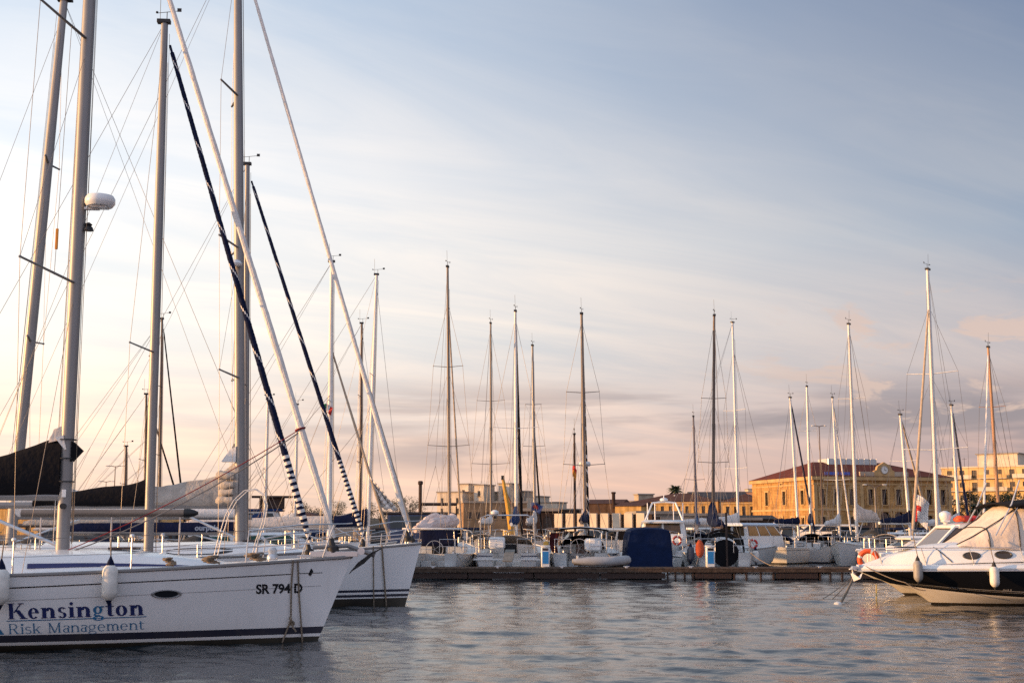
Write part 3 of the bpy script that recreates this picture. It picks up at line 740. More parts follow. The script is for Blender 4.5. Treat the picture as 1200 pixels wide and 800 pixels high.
def facade(root, m, o, u, Wd, H, wins, depth=.3, frame=None, pane=None, arch=False, mi=0, sill=True, trim=None):
    """wall of width Wd along u from corner o (outward normal = u x up turned to the right), with real openings: (u0, u1, v0, v1, arched);
    the reveals belong to the wall, each window is a child of its own with frame, glazing bars and pane"""
    u = Vector(u).normalized(); nrm = u.cross(UP).normalized(); o = Vector(o)
    pt = lambda a, b, d=0.: o+u*a+UP*b-nrm*d
    us = sorted({0, Wd, *[w[0] for w in wins], *[w[1] for w in wins]}); vs = sorted({0, H, *[w[2] for w in wins], *[w[3] for w in wins]})
    for a, b in zip(us, us[1:]):
        for c, d in zip(vs, vs[1:]):
            if b-a < 1e-4 or d-c < 1e-4: continue
            if any(w[0]-1e-5 <= a and b <= w[1]+1e-5 and w[2]-1e-5 <= c and d <= w[3]+1e-5 for w in wins): continue
            m.poly([pt(a, c), pt(b, c), pt(b, d), pt(a, d)], mi)
    for w in wins:
        a, b, c, d = w[:4]; ar = len(w) > 4 and w[4]
        for q in ([(a, c), (b, c)], [(b, c), (b, d)], [(b, d), (a, d)], [(a, d), (a, c)]):
            m.poly([pt(*q[0]), pt(*q[1]), pt(*q[1], depth), pt(*q[0], depth)], mi)
        if ar:
            r = (b-a)/2; cx = (a+b)/2; cy = d-r
            for sg in (1, -1):
                N = 7
                for i in range(N):
                    t0, t1 = math.pi/2*i/N, math.pi/2*(i+1)/N
                    p0, p1 = (cx+sg*r*math.cos(t0), cy+r*math.sin(t0)), (cx+sg*r*math.cos(t1), cy+r*math.sin(t1))
                    m.poly([pt(*p0, .002), pt(*p1, .002), pt(p1[0], d, .002), pt(p0[0], d, .002)], mi)
        f = MB(); t = min(.09, (b-a)*.1)
        def bar(a0, a1, c0, c1):
            x = [pt(a0, c0, depth-.07), pt(a1, c0, depth-.07), pt(a1, c1, depth-.07), pt(a0, c1, depth-.07)]; y = [p-nrm*.06 for p in x]; f.loft([x, y], True, True)
        bar(a, a+t, c, d); bar(b-t, b, c, d); bar(a+t, b-t, c, c+t); bar(a+t, b-t, d-t, d); bar((a+b)/2-t*.4, (a+b)/2+t*.4, c+t, d-t)
        if d-c > 1.6: bar(a+t, (a+b)/2-t*.4, lerp(c, d, .62), lerp(c, d, .62)+t*.7); bar((a+b)/2+t*.4, b-t, lerp(c, d, .62), lerp(c, d, .62)+t*.7)
        fo = f.build('window', frame or shutter, root, smooth=False)
        g = MB(); g.poly([pt(a, c, depth-.02), pt(b, c, depth-.02), pt(b, d, depth-.02), pt(a, d, depth-.02)]); g.build('pane', pane or pane_m, fo, smooth=False)
        if trim:
            s_ = MB()
            for q0, q1, c0_, c1_ in ((a-.34, a-.03, c-.02, d+.03), (b+.03, b+.34, c-.02, d+.03), (a-.42, b+.42, d+.034, d+.36)): x = [pt(q0, c0_, -.004), pt(q1, c0_, -.004), pt(q1, c1_, -.004), pt(q0, c1_, -.004)]; s_.loft([x, [p+nrm*.16 for p in x]], True, True)
            s_.build('architrave', trim, fo, smooth=False)
        if sill:
            s_ = MB(); x = [pt(a-.15, c-.16, -.004), pt(b+.15, c-.16, -.004), pt(b+.15, c-.03, -.004), pt(a-.15, c-.03, -.004)]; s_.loft([x, [p+nrm*.14 for p in x]], True, True); s_.build('sill', stone_t, fo, smooth=False)
def band(root, o, u, L_, z0, z1, out, mat, name='cornice', start=-.0):
    u = Vector(u).normalized(); n = u.cross(UP).normalized(); o = Vector(o); m = MB()
    x = [o+u*start+UP*z0+n*.003, o+u*(L_)+UP*z0+n*.003, o+u*(L_)+UP*z1+n*.003, o+u*start+UP*z1+n*.003]; m.loft([x, [p+n*out for p in x]], True, True); return m.build(name, mat, root, smooth=False)
def block(label, o, ang, Wd, Dp, H, mat, wins_f=(), wins_l=(), wins_r=(), roof=None, roofmat=None, name='building', rise=1.5, cat='building', parapet=.0, depth=.25, group=None, pane=None, frame=None):
    "rectangular building: front wall from corner o running at angle ang, depth away from the camera"
    u = Vector((math.cos(ang), math.sin(ang), 0)); w = Vector((-math.sin(ang), math.cos(ang), 0)); base = Vector(o)
    root = empty(name, base, 0, label, cat, group); m = MB(); O = Vector((0, 0, 0))
    facade(root, m, O, u, Wd, H, wins_f, depth, pane=pane, frame=frame); facade(root, m, O+w*Dp, -w, Dp, H, wins_l, depth, pane=pane, frame=frame); facade(root, m, O+u*Wd, w, Dp, H, wins_r, depth, pane=pane, frame=frame)
    m.poly([O+u*Wd+w*Dp, O+w*Dp, O+w*Dp+UP*H, O+u*Wd+w*Dp+UP*H]); m.build('wall', mat, root, smooth=False)
    r = MB(); e = .25; A_ = [O-u*e-w*e, O+u*(Wd+e)-w*e, O+u*(Wd+e)+w*(Dp+e), O-u*e+w*(Dp+e)]
    if roof == 'hip':
        k = min(Wd, Dp)/2
        if Wd >= Dp: R0, R1 = O+u*k+w*Dp/2+UP*(H+rise), O+u*(Wd-k)+w*Dp/2+UP*(H+rise); fs = [(0, 1, 'b', 'a'), (1, 2, 'b'), (2, 3, 'a', 'b'), (3, 0, 'a')]
        else: R0, R1 = O+u*Wd/2+w*k+UP*(H+rise), O+u*Wd/2+w*(Dp-k)+UP*(H+rise); fs = [(0, 1, 'a'), (1, 2, 'b', 'a'), (2, 3, 'b'), (3, 0, 'a', 'b')]
        for f in fs: r.poly([A_[f[0]]+UP*(H+.04), A_[f[1]]+UP*(H+.04)]+[R0 if q == 'a' else R1 for q in f[2:]])
        r.poly([a+UP*(H+.02) for a in A_])
    elif roof == 'gable':
        R0, R1 = O-u*e+w*Dp/2+UP*(H+rise), O+u*(Wd+e)+w*Dp/2+UP*(H+rise); t = [a+UP*(H+.02) for a in A_]
        r.poly([t[0], t[1], R1, R0]); r.poly([t[2], t[3], R0, R1]); r.poly([t[1], t[2], R1]); r.poly([t[3], t[0], R0])
    else:
        x = [a+UP*(H+.003) for a in A_]; r.loft([x, [p+UP*max(.3, parapet) for p in x]], True, True)
    r.build('roof', roofmat or concrete, root, smooth=False)
    return root, u, w
def row(n, W0, W1, ww, v0, v1, arch=False): return [(lerp(W0, W1, (i+.5)/n)-ww/2, lerp(W0, W1, (i+.5)/n)+ww/2, v0, v1, arch) for i in range(n)]
GZ = 1.05
# quay and ground
m = MB(); m.box((40, 620, GZ/2-1.0), (1500, 1000, GZ+2), bev=.05); q = m.build('quay', M('quay_stone', (.17,.135,.11), .9, var=.4, vs=.3)); tag(q, kind='structure')
m = MB(); m.box((-160, 118, GZ/2-1), (220, 20, GZ+1.95), bev=.05); q = m.build('quay_arm', concrete); tag(q, kind='structure')
m = MB(); m.loft([[(x, y, .0+zz) for y, zz in ((0, 0), (60, .5), (200, .6))] for x in (-10, 10)], False, False)
# hills far behind
v, f = [], []; nx = 130
for i in range(nx):
    x = lerp(-1300, 900, i/(nx-1))
    hh = 6+15*max(0, mnoise.noise((x*.004, 3.1, 0))+.35)+3*mnoise.noise((x*.03, 7, 0))
    v += [(x, 1000, 0), (x, 1040, hh*.75+1.5*mnoise.noise((x*.09, 1, 0))), (x, 1100, hh+1.2*mnoise.noise((x*.11, 5, 0))), (x, 1400, 0)]
for i in range(nx-1):
    for j in range(3): f.append((i*4+j, (i+1)*4+j, (i+1)*4+j+1, i*4+j+1))
tag(raw('hills', v, f, M('far_hill_scrub', (.10,.09,.07), .95, var=.4, vs=.02)), kind='structure')
# the big customs building on the quay
c0 = P(955, 618, 250); u_r = Vector((37, 9.5, 0)).normalized(); u_l = Vector((-u_r.y, u_r.x, 0))
BW, BD, BH = 30.2, 27.8, 10.7
root = empty('customs_house', (c0.x, 250, GZ), 0, 'large two storey stone building with hipped red roof and clock gable', 'building')
m = MB(); O = Vector((0, 0, 0))
tall = [(4.2+(0), 0, 0)]
wl = [(x-.62, x+.62, 5.6, 8.3) for x in (4.6, 12.6, 20.6)]+[(x-.62, x+.62, 1.2, 3.0, True) for x in (4.6, 9.0, 14.2, 20.6)]+[(13.4, 14.1, 9.4, 9.9)]
facade(root, m, O+u_l*BD, -u_l, BD, BH, [(BD-b, BD-a, c, d, *e) for a, b, c, d, *e in wl], .4, trim=stone_t)
ux = [1.9, 4.9, 8.2, 12.3, 15.3, 18.4, 22.2, 25.2, 28.3]
wr = [(x-.58, x+.58, 5.5, 8.5) for x in ux]+[(x-.55, x+.55, .9, 3.1, True) for x in ux[:3]]+[(x-1.05, x+1.05, .02, 4.1, True) for x in ux[3:6]]+[(x-.6, x+.6, .7, 3.4, True) for x in ux[6:]]
facade(root, m, O, u_r, BW, BH, wr, .45, trim=stone_t)
facade(root, m, O+u_r*BW, u_l, BD, BH, row(5, 0, BD, 1.3, 5.5, 8.4), .32)
m.poly([O+u_r*BW+u_l*BD, O+u_l*BD, O+u_l*BD+UP*BH, O+u_r*BW+u_l*BD+UP*BH]); m.build('wall', stone_o, root, smooth=False)
for o_, u_, L_ in ((O, u_r, BW), (O+u_l*BD, -u_l, BD), (O+u_r*BW, u_l, BD)):
    band(root, o_, u_, L_+.5, BH-.45, BH+.25, .5, stone_t, 'cornice', -.5); band(root, o_, u_, L_+.2, BH-1.35, BH-1.05, .14, stone_t, 'moulding', -.14); band(root, o_, u_, L_+.2, 4.35, 4.75, .2, stone_t, 'string_course', -.2); band(root, o_, u_, L_+.1, 0, .6, .12, stone_g, 'plinth', -.12)
n_r = u_r.cross(UP)
for x in ux:
    m = MB(); q = O+u_r*(x)+n_r*.005
    m.loft([[q-u_r*.95+UP*8.9, q+u_r*.95+UP*8.9, q+UP*9.35], [p+n_r*.22 for p in (q-u_r*.95+UP*8.9, q+u_r*.95+UP*8.9, q+UP*9.35)]], True, True); m.build('pediment', stone_t, root, smooth=False)
for x in (0.35, 10.3, 20.4, 29.8):
    m = MB(); q = O+u_r*x+n_r*.004; x_ = [q-u_r*.35+UP*.62, q+u_r*.35+UP*.62, q+u_r*.35+UP*9.7, q-u_r*.35+UP*9.7]; m.loft([x_, [p+n_r*.16 for p in x_]], True, True); m.build('pilaster', stone_t, root, smooth=False)
e = .55; A_ = [O-u_r*e-u_l*e, O+u_r*(BW+e)-u_l*e, O+u_r*(BW+e)+u_l*(BD+e), O-u_r*e+u_l*(BD+e)]; RH = 3.75
R0, R1 = O+u_r*7.2+u_l*BD*.5+UP*(BH+RH), O+u_r*(BW-7.4)+u_l*BD*.5+UP*(BH+RH)
r = MB(); z_ = UP*(BH+.28)
r.poly([A_[0]+z_, A_[1]+z_, R1, R0]); r.poly([A_[1]+z_, A_[2]+z_, R1]); r.poly([A_[2]+z_, A_[3]+z_, R0, R1]); r.poly([A_[3]+z_, A_[0]+z_, R0]); r.poly([a+UP*(BH+.26) for a in A_][::-1]); r.build('roof', roof_r, root, smooth=False)
m = MB(); q0 = O+u_r*9.6+u_l*(BD*.5-2.2)-UP*.75; x_ = [q0+UP*(BH+3.4), q0+u_r*11+UP*(BH+3.4), q0+u_r*11+u_l*4.4+UP*(BH+3.4), q0+u_l*4.4+UP*(BH+3.4)]
m.loft([x_, [p+UP*1.75 for p in x_]], True, True); m.build('skylight', M('skylight_glass', (.45,.50,.52), .25, var=.2), root, smooth=False)
for k in range(9):
    m = MB(); q = q0+u_r*(11*k/8)+n_r*.03; m.tube([q+UP*(BH+3.5), q+UP*(BH+5.15)], .06, 4); m.build('glazing_bar', steel, root)
# attic parapet with clock gable over the middle bays
m = MB(); q = O+u_r*10.1+n_r*.12; x_ = [q+UP*(BH+.3), q+u_r*10.6+UP*(BH+.3), q+u_r*10.6+UP*(BH+1.25), q+UP*(BH+1.25)]; m.loft([x_, [p-n_r*.5 for p in x_]], True, True); m.build('parapet', stone_g, root, smooth=False)
m = MB(); q = O+u_r*15.35+n_r*.26; pr = [(-2.2, .3), (2.2, .3), (2.2, 1.4), (1.7, 1.6), (1.45, 2.3), (.7, 2.75), (0, 3.15), (-.7, 2.75), (-1.45, 2.3), (-1.7, 1.6), (-2.2, 1.4)]
x_ = [q+u_r*a+UP*(BH+b) for a, b in pr]; m.loft([x_, [p-n_r*.7 for p in x_]], True, True); cg = m.build('clock_gable', stone_t, root, smooth=False)
m = MB(); m.lathe([(.8, 0), (.86, .05), (.72, .09), (.70, .04)], q+UP*(BH+1.6)+n_r*.02, n_r, 24); m.build('clock_rim', stone_g, cg)
m = MB(); m.lathe([(.7, .0), (.7, .05)], q+UP*(BH+1.6)+n_r*.02, n_r, 24); c_ = q+UP*(BH+1.6)+n_r*.09; m.build('clock_face', gel_old, cg)
m = MB(); m.tube([c_, c_+UP*.5], .04, 4); m.tube([c_, c_+u_r*.35-UP*.12], .045, 4); m.build('clock_hand', black, cg)
m = MB(); q = O+u_r*2.3+n_r*.35+UP*(BH+.55)
for k, (a, b) in enumerate(((0, .35), (.8, 1.3), (2.0, 3.1), (3.25, 4.6), (4.75, 5.6), (6.3, 7.2), (7.35, 8.6), (8.75, 9.9))): x_ = [q+u_r*a*.55, q+u_r*b*.55, q+u_r*b*.55+UP*.55, q+u_r*a*.55+UP*.55]; m.loft([x_, [p-n_r*.1 for p in x_]], True, True)
m.build('roof_sign', M('blue_sign_letters', (.04,.09,.42), .4), root, smooth=False)
for k in range(3): m = MB(); m.tube([O+u_r*(11+k*4)+n_r*.3+UP*(BH+.3), O+u_r*(11+k*4)+n_r*.3+UP*(BH+.9)], .05, 5); m.build('finial', stone_t, root)
# long low ochre wings left of it
for px0, px1, D_, zt, lb, rs in ((741, 833, 300, 588, 'long low ochre building with brown hipped roof, under the palm', 2.1), (846, 889, 290, 588, 'short ochre wing between the long low building and the big one', 1.9)):
    a = P(px0, 618, D_).x; b = P(px1, 618, D_).x; H = P(700, zt, D_).z-GZ
    n = 9 if px0 < 800 else 4; k_, u_, w_ = block(lb, (a, D_, GZ), R(-20), (b-a)*1.1, 16, H, render_y, row(n, .5, b-a-.5, .75, H-3.2, H-1.0)+row(n, .5, b-a-.5, .9, .4, 2.3, True), (), (), 'hip', roof_b, rise=rs); band(k_, O, u_, b-a+.2, H-.45, H-.1, .25, stone_t)
a = P(822, 618, 318).x; block('dark grey roofed hall behind the ochre wings', (a, 330, GZ), 0, P(892, 618, 318).x-a, 20, 8.2, brick_b, (), (), (), 'gable', M('slate_roof', (.07,.065,.07), .8, var=.3), rise=2.2)
a = P(863, 618, 420).x; block('far pink house with flat roof left of the big building', (a, 420, GZ), R(-12), 8.5, 8, 13.5-GZ, render_p, row(3, .3, 8.2, 1.1, 8.5, 10.6)); a = P(872, 618, 430).x
block('small far pinkish rooftop flat beside the big building', (a+3.5, 440, GZ), 0, 5, 6, 15-GZ, plaster, row(2, .2, 4.8, 1, 11, 13))
# lit slab panels with dark gaps along the inner quay
a0 = P(648, 618, 125).x; root = empty('slab_wall', (a0, 125, GZ), 0, 'row of cream concrete slabs with dark gaps along the quay', 'wall'); root.rotation_euler = (0, 0, R(-33))
zt = P(700, 601.5, 125).z-GZ
m = MB(); m.box((5.2, .5, zt*.5-.05), (10.6, .25, zt-.1)); m.build('backing_wall', brick_d, root)
for k in range(8):
    m = MB(); m.box((.5+k*1.27, .25, zt/2), (.86, .24, zt), bev=.02); m.build('slab', plaster, root)
m = MB(); m.box((5.2, .1, .3), (10.6, .5, .6)); m.build('ledge', concrete, root)
a = P(748, 618, 127).x; block('grey concrete quay shed right of the cream slabs', (a, 127, GZ), R(4), 4.2, 6, zt-.02, concrete, [(1.2, 2.2, .05, 2.1)])
a = P(797, 618, 140).x; block('plain grey concrete block behind the wheelhouse cruiser', (a, 140, GZ), R(2), 5.0, 5, 2.3, concrete, [(3.7, 4.6, .05, 1.9)])
a = P(835, 618, 150).x; block('low brown harbour store with dark doors, left of the big building', (a, 150, GZ), R(3), 5.6, 6, 1.9, brick_b, [(.6, 1.6, .05, 1.6), (2.4, 3.4, .05, 1.6), (4.2, 5.2, .05, 1.6)])
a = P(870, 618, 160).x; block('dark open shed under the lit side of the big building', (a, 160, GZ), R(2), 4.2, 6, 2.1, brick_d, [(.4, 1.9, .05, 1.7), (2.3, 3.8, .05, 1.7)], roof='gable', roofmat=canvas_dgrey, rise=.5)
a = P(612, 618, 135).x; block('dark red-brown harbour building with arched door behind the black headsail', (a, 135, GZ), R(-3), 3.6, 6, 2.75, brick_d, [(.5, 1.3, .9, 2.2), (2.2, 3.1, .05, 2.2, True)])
# flats and rooftops behind the pontoon boats
a = P(543, 618, 330).x; b = P(618, 618, 330).x; k_, u_, w_ = block('brown stone harbour building with orange sunlit end', (a, 330, GZ), R(6), b-a, 16, P(560, 589, 330).z-GZ, M('brown_stone', (.30,.19,.11), .9, var=.3, vs=.5), row(7, .5, b-a-.5, 1.0, 3.3, 5.0), row(3, 1, 15, 1.2, 3.0, 5.0), parapet=.5, roofmat=stone_g)
for px0, px1, yt, D_, lb in ((512, 545, 577, 352, 'wide low pale flat block behind the brown building'), (537, 550, 567.5, 356, 'square pale rooftop tower, leftmost above the brown building'), (555.5, 568, 568.5, 350, 'square pale rooftop tower, middle one above the brown building'), (584, 598, 567, 354, 'square pale rooftop tower, rightmost above the brown building'),
                      (566, 586, 577, 360, 'stepped tan flats between the rooftop towers'), (598, 617, 576, 364, 'tan block of flats right of the rooftop towers'), (616, 634, 582, 358, 'cream block of flats with two storeys of windows'), (630, 655, 589, 356, 'lower grey block at the right end of the flats'), (648, 672, 597, 340, 'dark flat roofed row house right of the flats')):
    a = P(px0, 618, D_).x; b = P(px1, 618, D_).x; H = P(600, yt, D_).z-GZ; n = max(1, int((b-a)/2.4)); w_ = [q for z in (H-3.0, H-5.8) if z > .5 for q in row(n, .3, b-a-.3, .85, z, z+1.5)]
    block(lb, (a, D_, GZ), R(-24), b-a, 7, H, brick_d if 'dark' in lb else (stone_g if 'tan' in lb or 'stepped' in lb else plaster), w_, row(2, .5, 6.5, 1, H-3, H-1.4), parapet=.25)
a = P(688, 618, 230).x; k_, u_, w_ = block('low industrial hall with shallow gable and chimney', (a, 236, GZ), R(-14), 6.6, 12, P(700, 590, 236).z-GZ, brick_b, row(4, .3, 6.3, .8, 1.8, 3.0), (), (), 'gable', roof_b, rise=.9)
m = MB(); q = u_*5.3+UP*4.5; m.tube([q, q+UP*2.9], [.33, .3], 10); m.lathe([(.3, 0), (.42, .1), (.42, .35), (.3, .4)], q+UP*2.6, n=10); m.build('chimney', brick_d, k_)
a = P(714, 618, 240).x; block('ochre gabled shed front right of the industrial chimney', (a, 226, GZ), R(-24), 4.8, 8, P(700, 593, 226).z-GZ, render_y, [(1.6, 3.0, .05, 2.3)], (), (), 'gable', roof_b, rise=.8)
a = P(752, 618, 315).x; block('square tan water tower block above the low roofs', (a, 322, GZ), R(10), 3.9, 4, P(700, 579.5, 322).z-GZ, stone_g, [(1.2, 2.4, 5, 6.4)], parapet=.3)
a = P(724, 618, 300).x; block('low cream row behind the gabled shed', (a, 312, GZ), R(-18), 9, 8, P(700, 588, 312).z-GZ, plaster, row(5, .3, 8.7, .9, 3.2, 4.6))
# apartment block, right
a = P(1109, 618, 330); D_ = 330; root_u = R(10); H = P(1150, 549, 330).z-GZ
def apartments():
    Wd, Dp = 26.0, 16.; fl = 3.1; nf = int(H//fl)
    wins, wl_ = [], []
    for f_ in range(nf):
        z = f_*fl+.6+(H-nf*fl)
        wins += row(8, .6, Wd-.6, 1.3, z, z+1.9); wl_ += row(4, .6, Dp-.6, 1.3, z, z+1.9)
    k_, u_, w_ = block('yellow lit apartment block with balconies at the right edge', (a.x-.6, D_, GZ), R(-38), Wd, Dp, H, M('cream_render', (.62,.44,.22), .88, var=.25, vs=.4), wins, wl_, parapet=.35, roofmat=plaster, pane=M('apartment_pane', (.10,.075,.05), .1, var=.3))
    n_ = u_.cross(UP); nl = (-w_).cross(UP)
    for f_ in range(1, nf):
        z = f_*fl+(H-nf*fl)+.25
        for o_, du, nv, Lw, kk in ((O, u_, n_, Wd, 3), (O+w_*Dp, -w_, nl, Dp, 2)):
            for i in range(kk):
                x0, x1 = Lw*(i+.08)/kk, Lw*(i+.92)/kk; p = MB(); q = [o_+du*x0+UP*z+nv*.005, o_+du*x1+UP*z+nv*.005, o_+du*x1+UP*(z+.16)+nv*.005, o_+du*x0+UP*(z+.16)+nv*.005]
                p.loft([q, [t+nv*1.3 for t in q]], True, True); bo = p.build('balcony', plaster, k_, smooth=False)
                p = MB(); q = [o_+du*x0+UP*(z+.163)+nv*1.2, o_+du*x1+UP*(z+.163)+nv*1.2, o_+du*x1+UP*(z+1.05)+nv*1.2, o_+du*x0+UP*(z+1.05)+nv*1.2]; p.loft([q, [t+nv*.08 for t in q]], True, True); p.build('railing', awning if (f_+i) % 2 else plaster, bo, smooth=False)
    m = MB(); q = u_*8+w_*4+UP*(H+.36); x_ = [q, q+u_*10, q+u_*10+w_*8, q+w_*8]; m.loft([x_, [p+UP*3.1 for p in x_]], True, True); m.build('penthouse', plaster, k_, smooth=False)
    m = MB(); q = u_*7.6+w_*3.6+UP*(H+3.47); x_ = [q, q+u_*10.8, q+u_*10.8+w_*8.8, q+w_*8.8]; m.loft([x_, [p+UP*.25 for p in x_]], True, True); m.build('penthouse_roof', concrete, k_, smooth=False)
    for x in (2, 5): m = MB(); m.tube([u_*x+w_*3+UP*(H+.3), u_*x+w_*3+UP*(H+2.8)], .05, 5); m.tube([u_*(x-.6)+w_*3+UP*(H+2.4), u_*(x+.6)+w_*3+UP*(H+2.4)], .03, 4); m.build('aerial', black, k_)
apartments()
# low terrace along the left behind the yachts
for px0, px1, D_, yt, mt, lb in ((-70, 60, 190, 596, render_y, 'low yellow terrace behind the left row, at the photo edge'), (66, 150, 200, 599, render_y, 'low yellow terrace behind the left row, below the black boom cover'), (155, 290, 196, 601, M('ochre_shop_front', (.50,.32,.14), .85, var=.3), 'long ochre terrace behind the left row, below the grey sail cover'), (335, 372, 260, 604, plaster, 'small pale house behind the banded headsail')):
    a = P(px0, 618, D_).x; b = P(px1, 618, D_).x; H = P(100, yt, D_).z-GZ; n = max(2, int((b-a)/2.6)); block(lb, (a, D_, GZ), R(-14), b-a, 9, H, mt, row(n, .3, b-a-.3, .95, .5, 1.9), (), (), 'hip' if px0 > 100 else None, roof_b, rise=.7)
# poles and lamps
def lamp_pole(px, ytop, D, label, arms=2, r=.09, w=1.3, kind='floodlight_pole', cat='lamp post', up=.35):
    p = P(px, 618, D); t = P(px, ytop, D).z-GZ; o = empty(kind, (p.x, D, GZ), 0, label, cat)
    m = MB(); m.tube([(0, 0, 0), (0, 0, t*.5), (0, 0, t)], [r*1.5, r*1.1, r*.7], 8); m.build('pole', alu_dark if kind == 'floodlight_pole' else concrete, o)
    for s_ in ((-1, 1) if arms == 2 else (1,)):
        m = MB(); m.tube([(0, 0, t-.1), (s_*w*.5, 0, t+up*.7), (s_*w, 0, t+up)], r*.6, 6); a_ = m.build('arm', alu_dark, o)
        m = MB(); m.box((s_*w*1.15, 0, t+up), (w*.5, .3, .16), bev=.04); m.build('lamp_head', gel_old, a_)
lamp_pole(132, 546, 205, 'thin floodlight mast behind the left row, taller of two', w=1.1, up=.05); lamp_pole(122, 564, 240, 'thin floodlight mast behind the left row, shorter of two', w=1.1, up=.05)
lamp_pole(1027, 571, 205, 'double-arm street lamp before the big stone building', kind='street_lamp', w=1.35, r=.13, up=.45); lamp_pole(964, 499, 190, 'tall slim floodlight mast before the left part of the red roof', w=.8, up=.05)
lamp_pole(787, 583, 210, 'thin pole before the long low ochre building', arms=1, w=.5, r=.07)
# yellow boat crane on the quay
p = P(597, 618, 120); o = empty('boat_crane', (p.x, 120, GZ), 0, 'yellow lattice boat crane on the quay behind the blue sail cover', 'crane')
m = MB(); m.box((0, 0, .4), (1.2, 1.2, .8), bev=.1); m.build('base', yellow, o)
m = MB(); m.tube([(.15, 0, .9), (-.15, 0, 3.0), (-.62, 0, 5.6)], [.26, .22, .14], 8); m.build('jib', yellow, o)
m = MB(); m.tube([(.15, .3, 1), (.5, .3, 2.6), (-.3, .3, 4.3)], .07, 6); m.build('ram', M('rusty_steel', (.25,.11,.05), .7), o)
m = MB(); m.box((-.62, 0, 5.65), (.3, .3, .4)); m.build('sheave', black, o)
# trees
leaf = M('palm_leaf', (.055,.065,.025), .7, var=.4, vs=2); leaf2 = M('dark_foliage', (.035,.045,.02), .8, var=.5, vs=1.5); bark = M('bark', (.12,.085,.06), .9, var=.4)
def palm(px, ytop, D, r, label, base=None, seed=0):
    rr = random.Random(seed); p = P(px, 618, D); t = P(px, ytop, D).z-r*.55-GZ; o = empty('palm_tree', (p.x, D, GZ), 0, label, 'palm tree')
    m = MB(); m.tube([(0, 0, 0), (.1, 0, t*.5), (0, 0, t)], [.32, .25, .28], 9); m.build('trunk', bark, o)
    m = MB()
    for k in range(54):
        a = rr.uniform(0, 6.28); e0 = rr.uniform(-.35, 1.35); L_ = r*rr.uniform(.85, 1.15); d = Vector((math.cos(a), math.sin(a), 0)); pts = []
        for i in range(6):
            u = i/5; pts.append(Vector((0, 0, t))+d*L_*u*math.cos(e0*(1-u*.2))+UP*(L_*u*math.sin(e0)-L_*.55*u*u))
        for i in range(5):
            s_ = d.cross(UP); w0, w1 = r*.16*math.sin(math.pi*min(.97, .15+i/5)), r*.16*math.sin(math.pi*min(.97, .15+(i+1)/5))
            for sg in (1, -1): m.poly([pts[i], pts[i+1], pts[i+1]+s_*sg*w1-UP*w1*.7, pts[i]+s_*sg*w0-UP*w0*.7])
    m.build('crown', leaf, o, smooth=False)
palm(792, 567, 330, 2.4, 'lone palm tree on the skyline above the low roofs', seed=2)
def bush(px, D, zt, w, label, seed, name='tree'):
    rr = random.Random(seed); p = P(px, 618, D); o = empty(name, (p.x, D, GZ), 0, label, 'tree'); m = MB(); m.tube([(0, 0, 0), (.2, 0, zt*.4), (0, .1, zt*.75)], [.25, .2, .1], 7)
    for k in range(6): a = k*1.05; m.tube([(.1, 0, zt*.35), (math.cos(a)*w*.3, math.sin(a)*w*.3, zt*.7)], [.1, .04], 5)
    m.build('trunk', bark, o); m = MB()
    cl = [(rr.gauss(0, w*.26), rr.gauss(0, w*.26), zt*rr.uniform(.42, .93), rr.uniform(.14, .24)*w) for _ in range(14)]
    for k in range(1500):
        c = rr.choice(cl); v_ = Vector((rr.gauss(0, 1), rr.gauss(0, 1), rr.gauss(0, .8))).normalized()*c[3]*rr.uniform(.5, 1.05); q = Vector(c[:3])+v_; s_ = rr.uniform(.10, .22)
        d1 = Vector((rr.gauss(0, 1), rr.gauss(0, 1), rr.gauss(0, 1))).normalized(); d2 = d1.orthogonal().normalized(); m.poly([q-d1*s_, q+d2*s_*.6, q+d1*s_, q-d2*s_*.6])
    m.build('crown', leaf2, o, smooth=False)
for k, (px, D_, h_, w_) in enumerate(((1122, 285, 7.5, 5), (1138, 280, 9, 5), (1155, 290, 8.5, 5.5), (1176, 283, 9.5, 5), (1196, 288, 9, 5.5))):
    bush(px, D_, h_, w_, ('leftmost dark tree before the apartment block', 'second dark tree from the left before the apartment block', 'middle dark tree before the apartment block', 'second dark tree from the right before the apartment block', 'rightmost dark tree before the apartment block')[k], 20+k)
palm(1146, 588, 270, 2.6, 'palm tree among the dark trees before the apartment block', seed=5); palm(1166, 584, 272, 2.8, 'taller palm tree among the dark trees before the apartment block', seed=6)
for k, (px, D_, h_, w_) in enumerate(((350, 420, 9.5, 9), (372, 430, 8, 8), (395, 440, 10, 9), (445, 410, 9, 8), (468, 400, 10, 9), (480, 420, 11, 9))):
    bush(px, D_, h_, w_, ('far dark tree left of the silver mast of the cutter', 'low far tree just left of the cutter mast', 'far tree just right of the cutter mast', 'far tree between the tan rolled headsails', 'far tree right of the white rolled headsail', 'rightmost far tree, left of the workboat pole')[k], 40+k)
